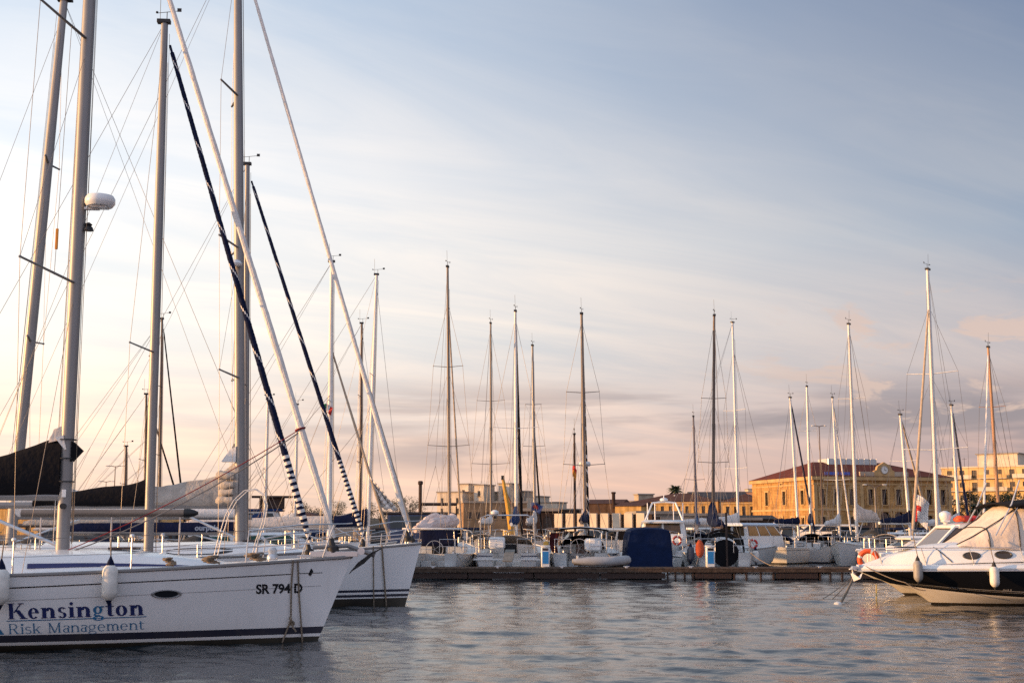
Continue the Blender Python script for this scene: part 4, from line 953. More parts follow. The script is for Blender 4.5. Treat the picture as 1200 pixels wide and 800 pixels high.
# cars on the quay before the big building
def car(px, D, label, mat, h=0.):
    p = P(px, 618, D); o = empty('parked_car', (p.x, D, GZ), R(h), label, 'car'); m = MB()
    m.loft([[(x, y*.86*w, z) for x, z in pr] for y, w, pr in ((-1, 1, 0), (1, 1, 0)) for pr in ([(-2.05, .35), (2.05, .35), (2.1, .75), (1.05, .95), (.45, 1.42), (-1.1, 1.45), (-1.85, .98), (-2.1, .85)],)], True, True); m.build('body', mat, o)
    m = MB()
    for sg in (1, -1): m.poly([(.9, sg*.87, .97), (.42, sg*.87, 1.36), (-1.05, sg*.87, 1.38), (-1.65, sg*.87, .99)])
    m.build('window', glass, o, smooth=False)
    for x in (-1.3, 1.3):
        for sg in (1, -1): w_ = MB(); w_.lathe([(.2, -.1), (.31, -.09), (.31, .09), (.2, .1)], (x, sg*.80, .31), (0, 1, 0), 12); w_.build('wheel', rubber, o)
for k, (px, mt, lb) in enumerate(((1002, gel_old, 'pale car parked before the three arches'), (1016, canvas_navy, 'dark blue car parked before the three arches'), (900, red, 'dark red car parked before the sunlit wall'))): car(px, 222, lb, mt, 3*k)

# ================================================================ left row: yachts lying side by side, bows to the right
SPAN = {}
hm_a = hullmat('hull_navy_boot', [(0, BLACK), (.085, W2), (.14, (.006,.010,.036)), (.265, W2)])
A, ha, la, ia = sailboat('large white sloop nearest the camera, blue lettering on its hull and black sail cover', 74, 24.1, 392, 5, H=18.6, L=14.4, B=4.25,
    fb=(1.36, 1.26, 1.55), mr=.10, hmat=hm_a, spr=((332, 1.95), (47, 1.75), (.9, 1.0)), win=[], cabx1=2.35, roll=[sailcloth], rollr=.072, rollfr=.90, cover=canvas_black,
    coverkw=dict(h0=1.2, h1=.2, w=.22, shape=3.6, bumps=.05), gz=1.03, det=2, sweep=15, oh=.62, so=-.3, sw=.78, roof_h=.40, mmat=alu, wr=.0055, lines=False, hood=None)
rails(A, ha, 2, gaps=6, cap=True, x1=ia['L']/2-1.9)
def a_px(px, z, root=A, h=ha):
    lo, hi = -h.L/2, h.L/2
    for _ in range(40):
        c = (lo+hi)/2
        if proj(to_world(root, h.dec(c, z)))[0] < px: lo = c
        else: hi = c
    return (lo+hi)/2
def strip(root, h, mat, x0, x1, z0, z1, w0, w1, name='stripe', n=30, off=.004):
    m = MB()
    for i in range(n):
        a, b = i/n, (i+1)/n; q = []
        for u, sg in ((a, -1), (b, -1), (b, 1), (a, 1)): q.append(h.dec(lerp(x0, x1, u), lerp(z0, z1, u)+sg*lerp(w0, w1, u)/2, off=off))
        m.poly(q)
    return m.build(name, mat, root, smooth=False)
ink_navy = M('navy_lettering', (.016,.026,.12), .4); ink_teal = M('teal_lettering', (.03,.15,.30), .4); ink_blue = M('blue_lettering', (.03,.17,.36), .4); ink_black = M('black_lettering', (.012,.012,.016), .4)
strip(A, ha, ink_black, a_px(-60, 1.05), a_px(341, 1.23), 1.04, 1.245, .022, .016)
strip(A, ha, M('grey_pinstripe', (.35,.36,.38), .4), a_px(-60, .84), a_px(376, 1.02), .83, 1.02, .010, .008)
strip(A, ha, ink_black, a_px(350, 1.25), a_px(378, 1.25), 1.255, 1.262, .014, .010)
m = MB(); xx = a_px(364, 1.26); m.poly([ha.dec(xx+a, 1.26+b, off=.006) for a, b in ((-.045, -.03), (.0, -.06), (.05, .03), (.01, .09))]); m.build('emblem', ink_black, A, smooth=False)
x0, x1 = a_px(9, .6), a_px(170, .6)
def kens(x, y, o): return ha.dec(x0+x*K_, .545+y*KS+(x*K_)*.012, off=o)
full, wk = glyphs('Kensington'); K_ = (x1-x0)/wk; KS = .385
_, w1 = glyphs('Kensin'); _, w2 = glyphs('Kensing')
lettering(A, [p for p in full if max(q[0] for q in p) <= w1+.005 or min(q[0] for q in p) >= w2-.03], kens, ink_navy)
lettering(A, [p for p in full if max(q[0] for q in p) > w1+.005 and min(q[0] for q in p) < w2-.03], kens, ink_blue)
strip(A, ha, ink_teal, x0-.02, x1+.02, .515, .515+(x1-x0)*.012, .016, .016, 'lettering')
r2, wr2 = glyphs('Risk Management', .075, .035, .03); K2 = (x1-x0)/wr2
lettering(A, r2, lambda x, y, o: ha.dec(x0+x*K2, .29+y*.25+x*K2*.012, off=o), ink_teal)
xe = a_px(4.5, .35); m = MB(); m.poly([ha.dec(xe-a, .285+b, off=.006) for a, b in ((0, 0), (.5, 0), (.5, .26), (.17, .26))]); m.build('emblem', ink_teal, A, smooth=False)
sr, ws = sans('SR 794 D'); xs0, xs1 = a_px(300, .95), a_px(354.5, .95); ks = (xs1-xs0)/ws
lettering(A, sr, lambda x, y, o: ha.dec(xs0+x*ks, .905+y*.235, off=o), ink_black, 'registration_lettering')
# oval porthole in the topside
def oval(root, h, px, z, a, b, name='porthole', rim=alu, gl=glass, x=None, off=.006):
    xx = a_px(px, z, root, h) if x is None else x; m = MB(); N = 22
    pt = lambda k, s, o: h.dec(xx+a*s*math.cos(2*math.pi*k/N), z+b*s*math.sin(2*math.pi*k/N), off=o)
    for k in range(N):
        m.poly([pt(k, 1.25, off), pt(k+1, 1.25, off), pt(k+1, 1.1, off+.018), pt(k, 1.1, off+.018)]); m.poly([pt(k, 1.1, off+.018), pt(k+1, 1.1, off+.018), pt(k+1, .95, off+.002), pt(k, .95, off+.002)])
    o = m.build(name, rim, root); m = MB(); m.poly([pt(k, 1.0, off) for k in range(N)]); m.build('pane', gl, o); return o
oval(A, ha, 195, .93, .205, .062)
# coachroof blue flash, hatches, cleats, genoa track on the side deck
def flank(x, fr):
    w, zb, hh = ia['prof'](x); zt = zb+hh+.05; return Vector((x, -(w*lerp(1, .97, min(1, fr/.55))+.007), lerp(zb, zt, fr)))
m = MB(); fa, fb_ = a_px(17, 1.4), a_px(266, 1.4)
for i in range(30):
    u0, u1 = i/30, (i+1)/30; p_, q_ = lerp(fa, fb_, u0), lerp(fa, fb_, u1)
    m.poly([flank(p_, .34), flank(q_, .34), flank(q_, .34+.20*(1-u1)**.6+.02), flank(p_, .34+.20*(1-u0)**.6+.02)])
m.build('stripe', ink_navy, A, smooth=False)
# radar dome and deck light on the mast, ensign-like line, red rope
mz = lambda fr: ia['foot'].lerp(ia['top'], fr)
zr = None
def fr_at(info, py, D):   # fraction of the mast at photograph row py
    z = P(74, py, D).z; return (z-info['foot'].z)/(info['top'].z-info['foot'].z)
c_ = mz(fr_at(ia, 239, 24.1)); m = MB()
m.lathe([(.06, -.13), (.24, -.12), (.285, -.06), (.285, .03), (.25, .09), (.1, .13), (.01, .135)], c_+Vector((.40, -.05, .06)), n=22); m.box(c_+Vector((.18, 0, -.09)), (.4, .1, .05)); m.box(c_+Vector((.40, -.05, -.075)), (.3, .26, .03)); m.build('radar_dome', gel, ia['mast'])
m = MB(); c_ = mz(fr_at(ia, 265, 24.1)); m.lathe([(.10, -.09), (.08, -.03), (.05, .0), (.07, .03), (.02, .07)], c_+Vector((.2, -.02, 0)), n=12); m.box(c_+Vector((.14, -.02, .03)), (.12, .05, .05)); m.build('deck_light', black, ia['mast'])
m = MB(); c_ = mz(fr_at(ia, 578, 24.1)); m.box(c_+Vector((.02, -.155, 0)), (.075, .02, .14)); m.build('cleat_plate', gel, ia['mast'])
m = MB(); c_ = mz(fr_at(ia, 593, 24.1)); m.lathe([(.05, 0), (.04, .05), (.055, .11)], c_+Vector((.03, -.14, 0)), (0, -1, 0), 12); m.build('winch', black, ia['mast'])
for k, (dx, yy) in enumerate(((-.16, -.03), (-.2, .05), (.15, .04))): rigline(A, 'halyard', mz(.01)+Vector((dx, yy, 0)), mz(.93)+Vector((dx*.5, yy, 0)), .006, rope_m if k else sailcloth)
m = MB()
for q, rr_ in ((fr_at(ia, 515, 24.1), .13), (fr_at(ia, 537, 24.1), .13), (fr_at(ia, 564, 24.1), .13)): m.torus(mz(q), .155, .012, (0, 0, 1), 18, 6)
m.build('cover_tie', black, A)
m = MB(); q1, q2, q3 = (mz(fr_at(ia, r_, 24.1)) for r_ in (517, 528, 541))
m.loft([[q1+Vector((.10, y, 0)), q2+Vector((.30, y*.5, .0)), q3+Vector((.10, y, 0))] for y in (-.11, -.03, .05, .11)], True, True); m.build('cover_flap', canvas_black, A)
q = la(P(68, 507, 24.1)); q.y = 0; m = MB(); rr = random.Random(4)
m.loft([[(q.x+a*(1-.12*i)+rr.uniform(-.02, .02), b*(1-.15*i)+rr.uniform(-.015, .015), q.z-.16+.085*i+a*.25) for a, b in ((-.13, -.07), (0, -.10), (.12, -.07), (.13, .07), (0, .10), (-.13, .07))] for i in range(4)], True, True); m.build('sail_head', canvas_beige, A)
m = MB(); m.loft([[q+Vector((-.02, y, -.10)), q+Vector((.13, y, -.05)), q+Vector((.20, y, -.32)), q+Vector((.17, y, -.32))] for y in (-.115, -.09)], True, True); m.build('head_patch', sailcloth, A)
p0 = Vector((ia['L']/2-.35, 0, ha.sheer(1)+.35)); p1 = ia['foot'].lerp(ia['top'], .90)
r_at = p0.lerp(p1, .137)
rigline(A, 'spinnaker_rope', r_at, ia['foot']+Vector((.15, -.25, .05)), .009, rope_red, .12); rigline(A, 'spinnaker_rope', r_at-Vector((0, 0, .05)), ia['foot']+Vector((.1, -.3, -.02)), .011, wire, .2)
m = MB(); m.torus(r_at, .09, .02, (p1-p0).normalized(), 14, 6); m.build('rope_loop', rope_red, A)
rigline(A, 'flag_halyard', la(P(63.5, 322, 23.4)), la(P(84, 31, 23.4)), .005, rope_m)
# foredeck gear
def coil(root, h, x, y, r, label, seed=0, col=rope_m):
    w = to_world(root, (x, y, h.sheer((x+h.L/2)/h.L)+.03)); m = MB(); rr = random.Random(seed); pts = []
    for i in range(70):
        a = i*.45; q = r*(.55+.45*math.sin(i*.37+seed)); pts.append((q*math.cos(a), q*.7*math.sin(a), .012+.13*(i/70)+rr.uniform(0, .02)))
    m.tube(pts, .017, 5); o = m.build('rope_coil', col); o.location = w; tag(o, label, 'rope'); return o
coil(A, ha, ia['L']/2-2.5, -.95, .16, 'tan rope coil on the nearest sloop foredeck, second from its bow', 1)
coil(A, ha, ia['L']/2-1.75, -.62, .2, 'brown rope coil heaped at the foot of the nearest sloop pulpit', 2)
coil(A, ha, ia['L']/2-3.2, -1.15, .12, 'small rope coil by the last side-deck post of the nearest sloop', 3)
m = MB(); xb = ia['L']/2
m.box((xb-.35, 0, ha.sheer(1)+.05), (.9, .2, .10)); m.tube([(xb+.16, -.08, ha.sheer(1)+.1), (xb+.16, .08, ha.sheer(1)+.1)], .07, 10); m.build('bow_roller', steel, A)
m = MB(); z_ = ha.sheer(1)
m.tube([(xb-.75, 0, z_+.17), (xb-.1, 0, z_+.2), (xb+.42, 0, z_+.02)], [.035, .04, .045], 8)      # shank, then the plough share
m.loft([[(xb+.62, -.02, z_+.2), (xb+.64, 0, z_+.23), (xb+.62, .02, z_+.2), (xb+.6, 0, z_+.19)], [(xb+.36, -.19, z_+.08), (xb+.43, 0, z_+.08), (xb+.36, .19, z_+.08), (xb+.3, 0, z_-.02)], [(xb+.1, -.14, z_-.11), (xb+.22, 0, z_-.13), (xb+.1, .14, z_-.11), (xb+.08, 0, z_-.19)], [(xb-.06, -.01, z_-.31), (xb-.05, 0, z_-.3), (xb-.06, .01, z_-.31), (xb-.06, 0, z_-.33)]], True, True)
m.build('anchor', M('galvanised_steel', (.23,.22,.22), .55, .5, var=.3, vs=8), A)
m = MB(); m.lathe([(.1, 0), (.1, .06), (.07, .1), (.09, .17), (.05, .22)], (xb-1.5, 0, ha.sheer(.93)+.02), n=14); m.build('windlass', steel, A)
for x in (xb-.9, xb-4.2, xb-8):
    m = MB(); c_ = ha.sheer_pt(x, -1, .14, .03); m.tube([c_+Vector((-.11, 0, .05)), c_+Vector((.11, 0, .05))], .017, 6); m.tube([c_+Vector((-.04, 0, 0)), c_+Vector((-.04, 0, .05))], .015, 6); m.tube([c_+Vector((.04, 0, 0)), c_+Vector((.04, 0, .05))], .015, 6); m.build('cleat', steel, A)
def hang(root, h, px, zc, r, ln, mat, label, cone=None, ztop=None, group=None):
    x = a_px(px, zc, root, h); s_ = h.dec(x, zc+ln*.35, off=r+.01); t = h.sheer_pt(x, -1, .03, .55 if ztop is None else ztop)
    return fender(to_world(root, s_), r, ln, mat, label, to_world(root, t), group, cone)
hang(A, ha, 128.5, .985, .133, .60, fender_w, 'cream cylindrical fender hung halfway along the lettered hull, above the word Kensington', canvas_navy)
hang(A, ha, 2, .93, .15, .60, fender_w, 'white fender hung on the lettered hull at the left edge of the photo', canvas_navy)
def rope(pts, label, r=.016, mat=None, s=0., name='mooring_line', cat='rope', group=None):
    m = MB(); q = []
    for a, b in zip(pts, pts[1:]): q += sag(a, b, s, 10)
    m.tube(q, r, 6); o = m.build(name, mat or rope_m); return tag(o, label, cat, group)
def on(root, h, px, z, off=.02): return to_world(root, h.dec(a_px(px, z, root, h), z, off=off))
k_ = on(A, ha, 340, .42, .05)
rope([on(A, ha, 343, 1.5, .03), on(A, ha, 341, 1.0), k_, on(A, ha, 330, .02, .06)], 'knotted tan rope down the lettered hull, left one of the two at its bow')
rope([on(A, ha, 348.5, 1.5, .03), on(A, ha, 350, .9), on(A, ha, 353.5, .02, .05)], 'straight tan rope down the lettered hull, right one of the two at its bow')
m = MB(); m.torus(k_, .045, .022, (1, .3, .2), 12, 6); m.torus(k_+Vector((.02, 0, -.06)), .04, .02, (.2, 1, .6), 12, 6); m.tube([k_, k_+Vector((.05, -.02, -.14)), k_+Vector((.10, 0, -.22))], .018, 6); o = m.build('rope_knot', rope_m); tag(o, 'bulky knot tied in the left bow rope of the lettered sloop', 'rope')

# second boat, dark rolled headsail
dk = [canvas_navy, sailcloth]
D1, hd1, ld1, id1 = sailboat('white sloop next behind the lettered one, navy rolled headsail with banded foot, bare boom', 175, 29.6, 364, 5, top=(193, 27), L=10.6, B=3.5,
    mr=.088, spr=((413, 1.2),), roll=[canvas_navy, sailcloth], rollr=.085, rollfr=.97, rollkw=dict(pitch=1.05, band=.075, bot=(2.1, .145)), cover='none', gz=.88, det=2, sweep=16, wr=.0055, roof_h=.36, boom=4, hood=None)
m = MB()
for oy in (-.28, .28):
    m.tube([ld1(P(a, b, 29.3))+Vector((0, oy, 0)) for a, b in ((252, 655), (258, 630), (266, 604), (276, 586), (288, 575), (300, 573), (309, 580), (312, 592), (309, 612), (301, 634), (296, 655))], .012, 7)
for a, b in ((276, 586), (300, 573), (311, 598)): q = ld1(P(a, b, 29.3)); m.tube([q+Vector((0, -.28, 0)), q+Vector((0, .28, 0))], .013, 6)
m.build('guard_arch', alu_white, D1)
m = MB(); a, b = ld1(P(30, 601.5, 28.2)), ld1(P(217, 601, 28.2)); a.y = b.y = hd1.sheer_pt(-3, -1, .12).y; m.tube([a, b], .085, 12); m.build('spinnaker_pole', spar_grey, D1)
m = MB(); m.lathe([(.10, 0), (.10, .1), (.07, .22), (.03, .3)], b-Vector((.02, 0, 0)), (1, 0, 0), 12); m.build('pole_end_fitting', black, D1)
for u in (.12, .55, .97):
    q = a.lerp(b, u); m = MB(); m.tube([(q.x, q.y, hd1.sheer(.5)), q], .018, 6); m.build('pole_strut', steel, D1)
# third boat
hm_b = hullmat('hull_twin_boot', [(0, BLACK), (.21, W2), (.245, (.006,.010,.036)), (.315, W2), (.375, (.006,.010,.036)), (.44, W2)])
B, hb, lb, ib = sailboat('white sloop with two navy waterline stripes, grey mainsail half under a black boom cover', 282, 35.2, 479, 5, top=(278.5, -75), L=13, B=4, fb=(1.35, 1.3, 1.66), mr=.112,
    hmat=hm_b, spr=((443, 1.35), (291, 1.35), (113, 1.2)), roll=[sailcloth], rollr=.075, rollfr=.97, cover=canvas_grey, coverkw=dict(ln=2.75, h0=1.30, h1=.55, w=.24, shape=4.0, bumps=.08), gz=1.0, det=2, sweep=16, wr=.006, hood=None, oh=.42, roof_h=.4)
rr = random.Random(9)
for i in range(4):       # the luff slides' folds, bulging out near the mast
    z = ib['bz']+.16+i*.21; m = MB(); w0 = .28-.025*i; ln = rr.uniform(.30, .46)-.015*i; dz = rr.uniform(-.05, .04); pts = []; rs = []
    for k in range(11):
        a = math.pi*k/10; pts.append((ib['mx']-.20-ln*(1-abs(k/5-1)**1.7)*.1-ln*math.sin(a), -w0*math.cos(a), z+dz*math.sin(a)+rr.uniform(-.015, .015))); rs.append(.112*(.75+.35*math.sin(a))*rr.uniform(.82, 1.15))
    m.tube(pts, rs, 10); m.build('sail_fold', canvas_grey, B)
q = ld_ = lb(P(272, 529, 35.2)); m = MB()
m.loft([[(q.x-.26+.10*u, y*(.16-.05*u), q.z-.28+.16*u) for y in (-1, -.4, .4, 1)]+[(q.x+.12, y*.10, q.z-.28+.2*u) for y in (1, -1)] for u in (0, .7, 1.4, 2.1)], True, True); m.build('sail_head', sailcloth, B)
m = MB(); m.loft([[(q.x+a, y, q.z+b) for a, b in ((-.02, -.05), (.14, -.05), (.13, .16), (.09, .22), (.04, .21), (.0, .12))] for y in (-.02, .02)], True, True); m.build('headboard', alu, B)
m = MB(); c_ = ib['foot'].lerp(ib['top'], .44); m.lathe([(.05, -.08), (.16, -.06), (.19, .0), (.12, .09), (.02, .12)], c_+Vector((-.06, -.26, 0)), n=14); m.build('radar_reflector', gel, ib['mast'])
rope([on(B, hb, 437, 1.6, .03), on(B, hb, 437.5, .02, .05)], 'left of two thin ropes hanging down the twin-striped hull'); rope([on(B, hb, 447, 1.62, .03), on(B, hb, 452, .02, .05)], 'right of two thin ropes hanging down the twin-striped hull', .022)
sail_bag(B, ib['mx']-2.42, ib['bz']+.02, 3.1, .80, .26, .275, canvas_black, 'boom_cover', .05, seed=5, shape=1.7)
# fourth boat
C_, hc, lc, ic = sailboat('white sloop behind the twin-striped one, navy rolled headsail and lettered navy sail bag', 288, 40.6, 427, 5, top=(290, 193), L=10.8, B=3.5, mr=.08, spr=((.42, 1.1),), roll=[canvas_navy, sailcloth], rollr=.085,
    rollkw=dict(pitch=1.25, band=.07, bot=(2.6, .15)), cover=canvas_navy, coverkw=dict(h0=.36, h1=.30, w=.14, shape=1, bumps=.01), gz=.58, det=1, sweep=16, wr=.006)
tx, wt = sans('ourpule'); xl = ic['mx']-1.55; kt = .74/wt
lettering(C_, tx, lambda x, y, o: (xl+x*kt, -.158+y*kt*.25-o, ic['bz']+.07+y*kt), M('pale_lettering', (.24,.29,.38), .6), 'lettering')
# large yacht beyond, bow to the left
E_, he, le, ie = sailboat('big yacht with tall raked mast far behind the black sail cover', 13, 46, -160, 185, top=(75, 1), L=15.5, B=4.4, mr=.155, spr=((400, 1.05), (192, .95)), cover=sailcloth,
    coverkw=dict(h0=1.6, h1=.4, w=.25), det=1, sweep=10, wr=.008, ratio=.4)
# boats farther along the row
G_, hg, lg, ig = sailboat('cutter with two tan rolled headsails and beige boom cover', 386, 55, 484, 5, top=(389, 307), L=11.5, B=3.6, mr=.10, mmat=alu_white, spr=((470, .5),), roll=[sail_tan], rollr=.075, cover=canvas_beige, coverkw=dict(h0=.55, h1=.3, w=.2, shape=1.2), gz=.7, sweep=10)
a = Vector((ig['mx']+ig['J']*.72, 0, hg.sheer(.9)+.3)); b = ig['foot'].lerp(ig['top'], .69)
furled(G_, a, b, .07, [sail_tan])
m = MB(); n_ = 8
for i in range(n_):
    for j in range(n_):
        q = []
        for u, v in ((i, j), (i+1, j), (i+1, j+1), (i, j+1)):
            u, v = u/n_, v/n_; s0 = a.lerp(b, .16+.17*v); w_ = (1-v)*.75
            q.append(tuple(s0+Vector((w_*u, .12*math.sin(9*u+3*v)+.1*math.sin(math.pi*u), -.1*u+.06*math.sin(14*u)))))
        m.poly(q)
o = m.build('loose_sail', sailcloth, G_); sm = o.modifiers.new('thick', 'SOLIDIFY'); sm.thickness = .012
sailboat('sloop with pale brown mast left of the brown-masted one beyond the cutter', 431, 63, 474, 5, top=(441.5, 322), L=10, mr=.085, mmat=alu_white, spr=((440, .75),), cover=canvas_navy, coverkw=dict(h0=.95, h1=.5, w=.3), boom=2.4, gz=.8)
sailboat('slim boat with thin dark brown mast beyond the cutter', 422, 71, 458, 5, top=(424, 379), L=9, mr=.075, mmat=alu_dark, spr=((.36, .8), (.66, .7)), cover=canvas_grey)
sailboat('small boat with short white mast, right of the silver mast with grey sail', 310, 76, 352, 5, top=(314, 468), L=8, mr=.075, mmat=alu_white, spr=((.5, .9),), cover=canvas_blue, sweep=5)
sailboat('small boat with short white mast, behind the banded navy headsail', 345, 82, 392, 5, top=(348.5, 474), L=8, mr=.075, mmat=alu_white, spr=((.45, .9),), cover=sailcloth, sweep=5)
sailboat('far boat with dark mast left of the mast with black cover', 170, 66, 222, 5, top=(171.5, 462), L=8, mr=.07, mmat=alu_dark, spr=((.55, .8),), roll=[canvas_black], rollr=.06, cover=canvas_grey)
sailboat('far ketch with stubby dark mast seen over the black boom cover', 146, 74, 190, 5, top=(148, 523), L=7, mr=.08, mmat=alu_dark, spr=((.6, .7),), cover=canvas_dgrey)
sailboat('far boat with thin dark mast right of the mast with black cover', 187, 58, 211, 5, top=(190, 374), L=9, mr=.06, mmat=alu_dark, spr=((.4, .9), (.7, .8)), roll=[canvas_black], rollr=.05, cover=canvas_grey)
# ================================================================ pontoon
def pontoon():
    x0, x1, y0, y1 = -7.2, 24.5, 53, 55.2
    o = empty('pontoon', ((x0+x1)/2, (y0+y1)/2, 0), 0, 'long brown floating pontoon that the boats lie stern-to behind', 'pontoon'); hl = (x1-x0)/2; hd = (y1-y0)/2
    m = MB(); n = int((x1-x0)/.145); rr = random.Random(2)
    for i in range(n): m.box((-hl+(i+.5)*(2*hl)/n, 0, .44+rr.uniform(-.004, .004)), (2*hl/n-.012, 2*hd, .035))
    m.build('decking', wood, o)
    for sg in (-1, 1):
        m = MB(); m.box((0, sg*(hd-.04), .355), (2*hl, .07, .13)); m.build('edge_beam', wood, o)
    rr = random.Random(5); x = -hl
    segs = [(-hl, px2x(780)-8.65, 0), (px2x(780)-8.65, px2x(813)-8.65, 1), (px2x(813)-8.65, px2x(857)-8.65, 0), (px2x(857)-8.65, px2x(908)-8.65, 1), (px2x(908)-8.65, px2x(958)-8.65, 0), (px2x(958)-8.65, px2x(1000)-8.65, 1), (px2x(1000)-8.65, hl, 0)]
    for a, b, k in segs:
        if k == 0:
            n = max(1, round((b-a)/2.6))
            for i in range(n):
                c = a+(b-a)*(i+.5)/n; w_ = (b-a)/n-.05
                m = MB(); m.box((c, -hd+.10, .155), (w_, .06, .23)); m.build('fascia_board', wood_d, o)
        else:
            m = MB(); m.tube([(a+.1, -hd+.35, .1), (b-.1, -hd+.35, .1)], .16, 12); m.build('float', gel_old, o)
            for u in (.05, .33, .66, .95):
                m = MB(); m.box((lerp(a, b, u), -hd+.1, .14), (.07, .07, .32)); m.build('hanger', wood_d, o)
    n = 9
    for i in range(n):
        m = MB(); m.box((-hl+(i+.5)*2*hl/n, .45, .05), (2.2, 1.0, .5)); m.build('float', gel_old, o)
    for i in range(12):
        m = MB(); c = (-hl+(i+.5)*2*hl/12, -hd+.25, .47); m.tube([(c[0]-.12, c[1], .52), (c[0]+.12, c[1], .52)], .022, 6); m.box((c[0], c[1], .485), (.1, .06, .06)); m.build('cleat', steel, o)
def px2x(px, D=53.): return P(px, 618, D).x
pontoon()
def pedestal(px, D, label):
    p = P(px, 618, D); o = empty('service_pedestal', (p.x, D, .46), 0, label, 'service pedestal')
    m = MB(); m.box((0, 0, .42), (.36, .3, .84), bev=.03); m.box((0, 0, .87), (.40, .34, .06), bev=.02); m.build('cabinet', gel, o)
    m = MB(); m.box((0, -.156, .40), (.25, .02, .5)); m.build('front_panel', blue_p, o)
    m = MB(); m.box((0, -.156, .74), (.24, .02, .1)); m.build('lamp_lens', glass, o)
pedestal(639, 54.3, 'white and blue service pedestal on the pontoon, left of the grey dinghy'); pedestal(831.5, 54.3, 'white and blue service pedestal on the pontoon beside the black round cover')
# ================================================================ boats lying stern-to at the pontoon
S1, hs1, ls1, is1 = sailboat('white sloop with untidy pinkish sail heaped on its boom and open stern', 527, 61.2, 545, 84, top=(524.5, 313), L=9.8, B=3.2, mr=.085, mmat=spar_grey, spr=((523, 1.0), (430, .72)), roll=[sail_tan], rollr=.055,
    rollfr=.87, hood=None, cover=M('pinkish_sailcloth', (.70,.58,.54), .85, var=.25, vs=6, bump=.4), coverkw=dict(pile=.7, w=1.1, slew=1.2), boom=2.7, gz=.62, sweep=8)
m = MB(); m.box((-is1['L']/2-.12, 0, .28), (.5, 1.9, .12), bev=.04); m.build('swim_platform', gel, S1)
wheel(S1, (-is1['L']/2+1.2, 0, hs1.sheer(0)+.15), .38)
m = MB(); m.loft([[(is1['cx0']-.1+.5*math.cos(a)*(.2), y, hs1.sheer(.3)+.35+.75*math.sin(a)) for a in [math.pi*k/8*.5+.0 for k in range(9)]] for y in [-.85+.17*i for i in range(11)]], False, False); o = m.build('sprayhood', canvas_navy, S1); o.modifiers.new('t', 'SOLIDIFY').thickness = .03
m = MB()
for y in (-1.1, 1.1): m.tube([(-is1['L']/2+.3, y*.95, hs1.sheer(0)), (-is1['L']/2+.3, y*.9, 2.0)], .02, 6)
m.build('arch_leg', steel, S1)
m = MB(); m.box((-is1['L']/2+.75, 0, 2.04), (1.3, 2.5, .09), bev=.03); m.build('bimini', sailcloth, S1)
S2, hs2, ls2, is2 = sailboat('sloop with grey boarding plank, stern arch and black rolled headsail', 605, 62.3, 611, 86, top=(604, 365), L=11, B=3.6, mr=.088, mmat=alu_white, spr=((502, 1.1),), roll=[canvas_black, alu_dark], rollr=.09,
    rollkw=dict(pitch=1.5, band=.1), cover=canvas_blue, coverkw=dict(h0=.95, h1=.3, w=.22, shape=3), boom=3.4, gz=.9, sweep=5, dmat=gel_old, hmat=hullmat('hull_navy_line', [(0, NAVY), (.14, W2), (.86, (.02,.03,.09)), (.90, W2)]))
m = MB()
for y in (-1.2, 1.2): m.tube([(-is2['L']/2+.5, y, hs2.sheer(0)), (-is2['L']/2+.35, y*.97, 2.52), (-is2['L']/2+.35, y*.7, 2.64)], .03, 7)
m.tube([(-is2['L']/2+.35, -.9, 2.63), (-is2['L']/2+.35, .9, 2.63)], .035, 7); m.build('stern_arch', steel, S2)
m = MB(); m.lathe([(.08, 0), (.17, .02), (.18, .12), (.06, .2)], (-is2['L']/2+.35, .55, 2.66), n=12); m.build('antenna_dome', gel, S2)
m = MB(); m.box((-is2['L']/2-.75, -.15, .92), (1.8, .42, .05), rot=Matrix.Rotation(R(-14), 3, 'Y')); m.build('boarding_plank', M('grey_plank', (.22,.21,.19), .8, var=.3, vs=9), S2)
m = MB(); m.box((-is2['L']/2+.1, 0, hs2.sheer(0)-.28), (.06, 2.9, .07)); m.build('rubbing_strip', gel, S2)
m = MB(); m.box((-is2['L']/2+1.0, .5, hs2.sheer(0)+.42), (.5, .7, .5), bev=.06); m.build('locker', gel, S2)
sailboat('sloop with slim grey mast between the heaped pinkish sail and the boarding plank', 575.5, 74, 578, 83, top=(575, 379), L=9.5, B=3, mr=.075, mmat=spar_grey, spr=((544, 1.1), (470, .8)), sweep=4, cover=sailcloth, coverkw=dict(h0=.5, h1=.25))
sailboat('sloop with thin mast and black rolled headsail, right of the boarding plank', 627, 80, 632, 83, top=(624, 405), L=10, B=3.1, mr=.10, mmat=alu, spr=((523, .7), (474, .5)), roll=[canvas_black], rollr=.075, rollfr=.6, sweep=4, cover=sailcloth, coverkw=dict(h0=.9, h1=.3))
sailboat('little boat with short red-brown wooden mast, beside the white spiral headsail', 674, 66, 679, 95, top=(673, 509), L=7, B=2.4, mr=.075, mmat=wood_d, spr=(), cover='none', wind=False, hood=None)
S3, hs3, ls3, is3 = sailboat('white sloop with black bimini frame and white-spiralled black rolled headsail', 686, 62.3, 691, 84.5, top=(681.5, 368), L=10.2, B=3.3, mr=.10, mmat=spar_grey, spr=((545, 1.0), (460, .8)), roll=[canvas_black, sailcloth], rollr=.085,
    rollkw=dict(pitch=.75, band=.22), cover=canvas_navy, coverkw=dict(h0=.7, h1=.3, w=.22, shape=4), gz=1.0, sweep=2, radar=(.335,))
m = MB()
for x in (-is3['L']/2+.6, -is3['L']/2+1.8):
    m.tube([(x, -1.1, hs3.sheer(0)), (x, -1.12, 1.92), (x, -.9, 2.06), (x, 0, 2.13), (x, .9, 2.06), (x, 1.12, 1.92), (x, 1.1, hs3.sheer(0))], .022, 6)
m.build('bimini_frame', steel, S3)
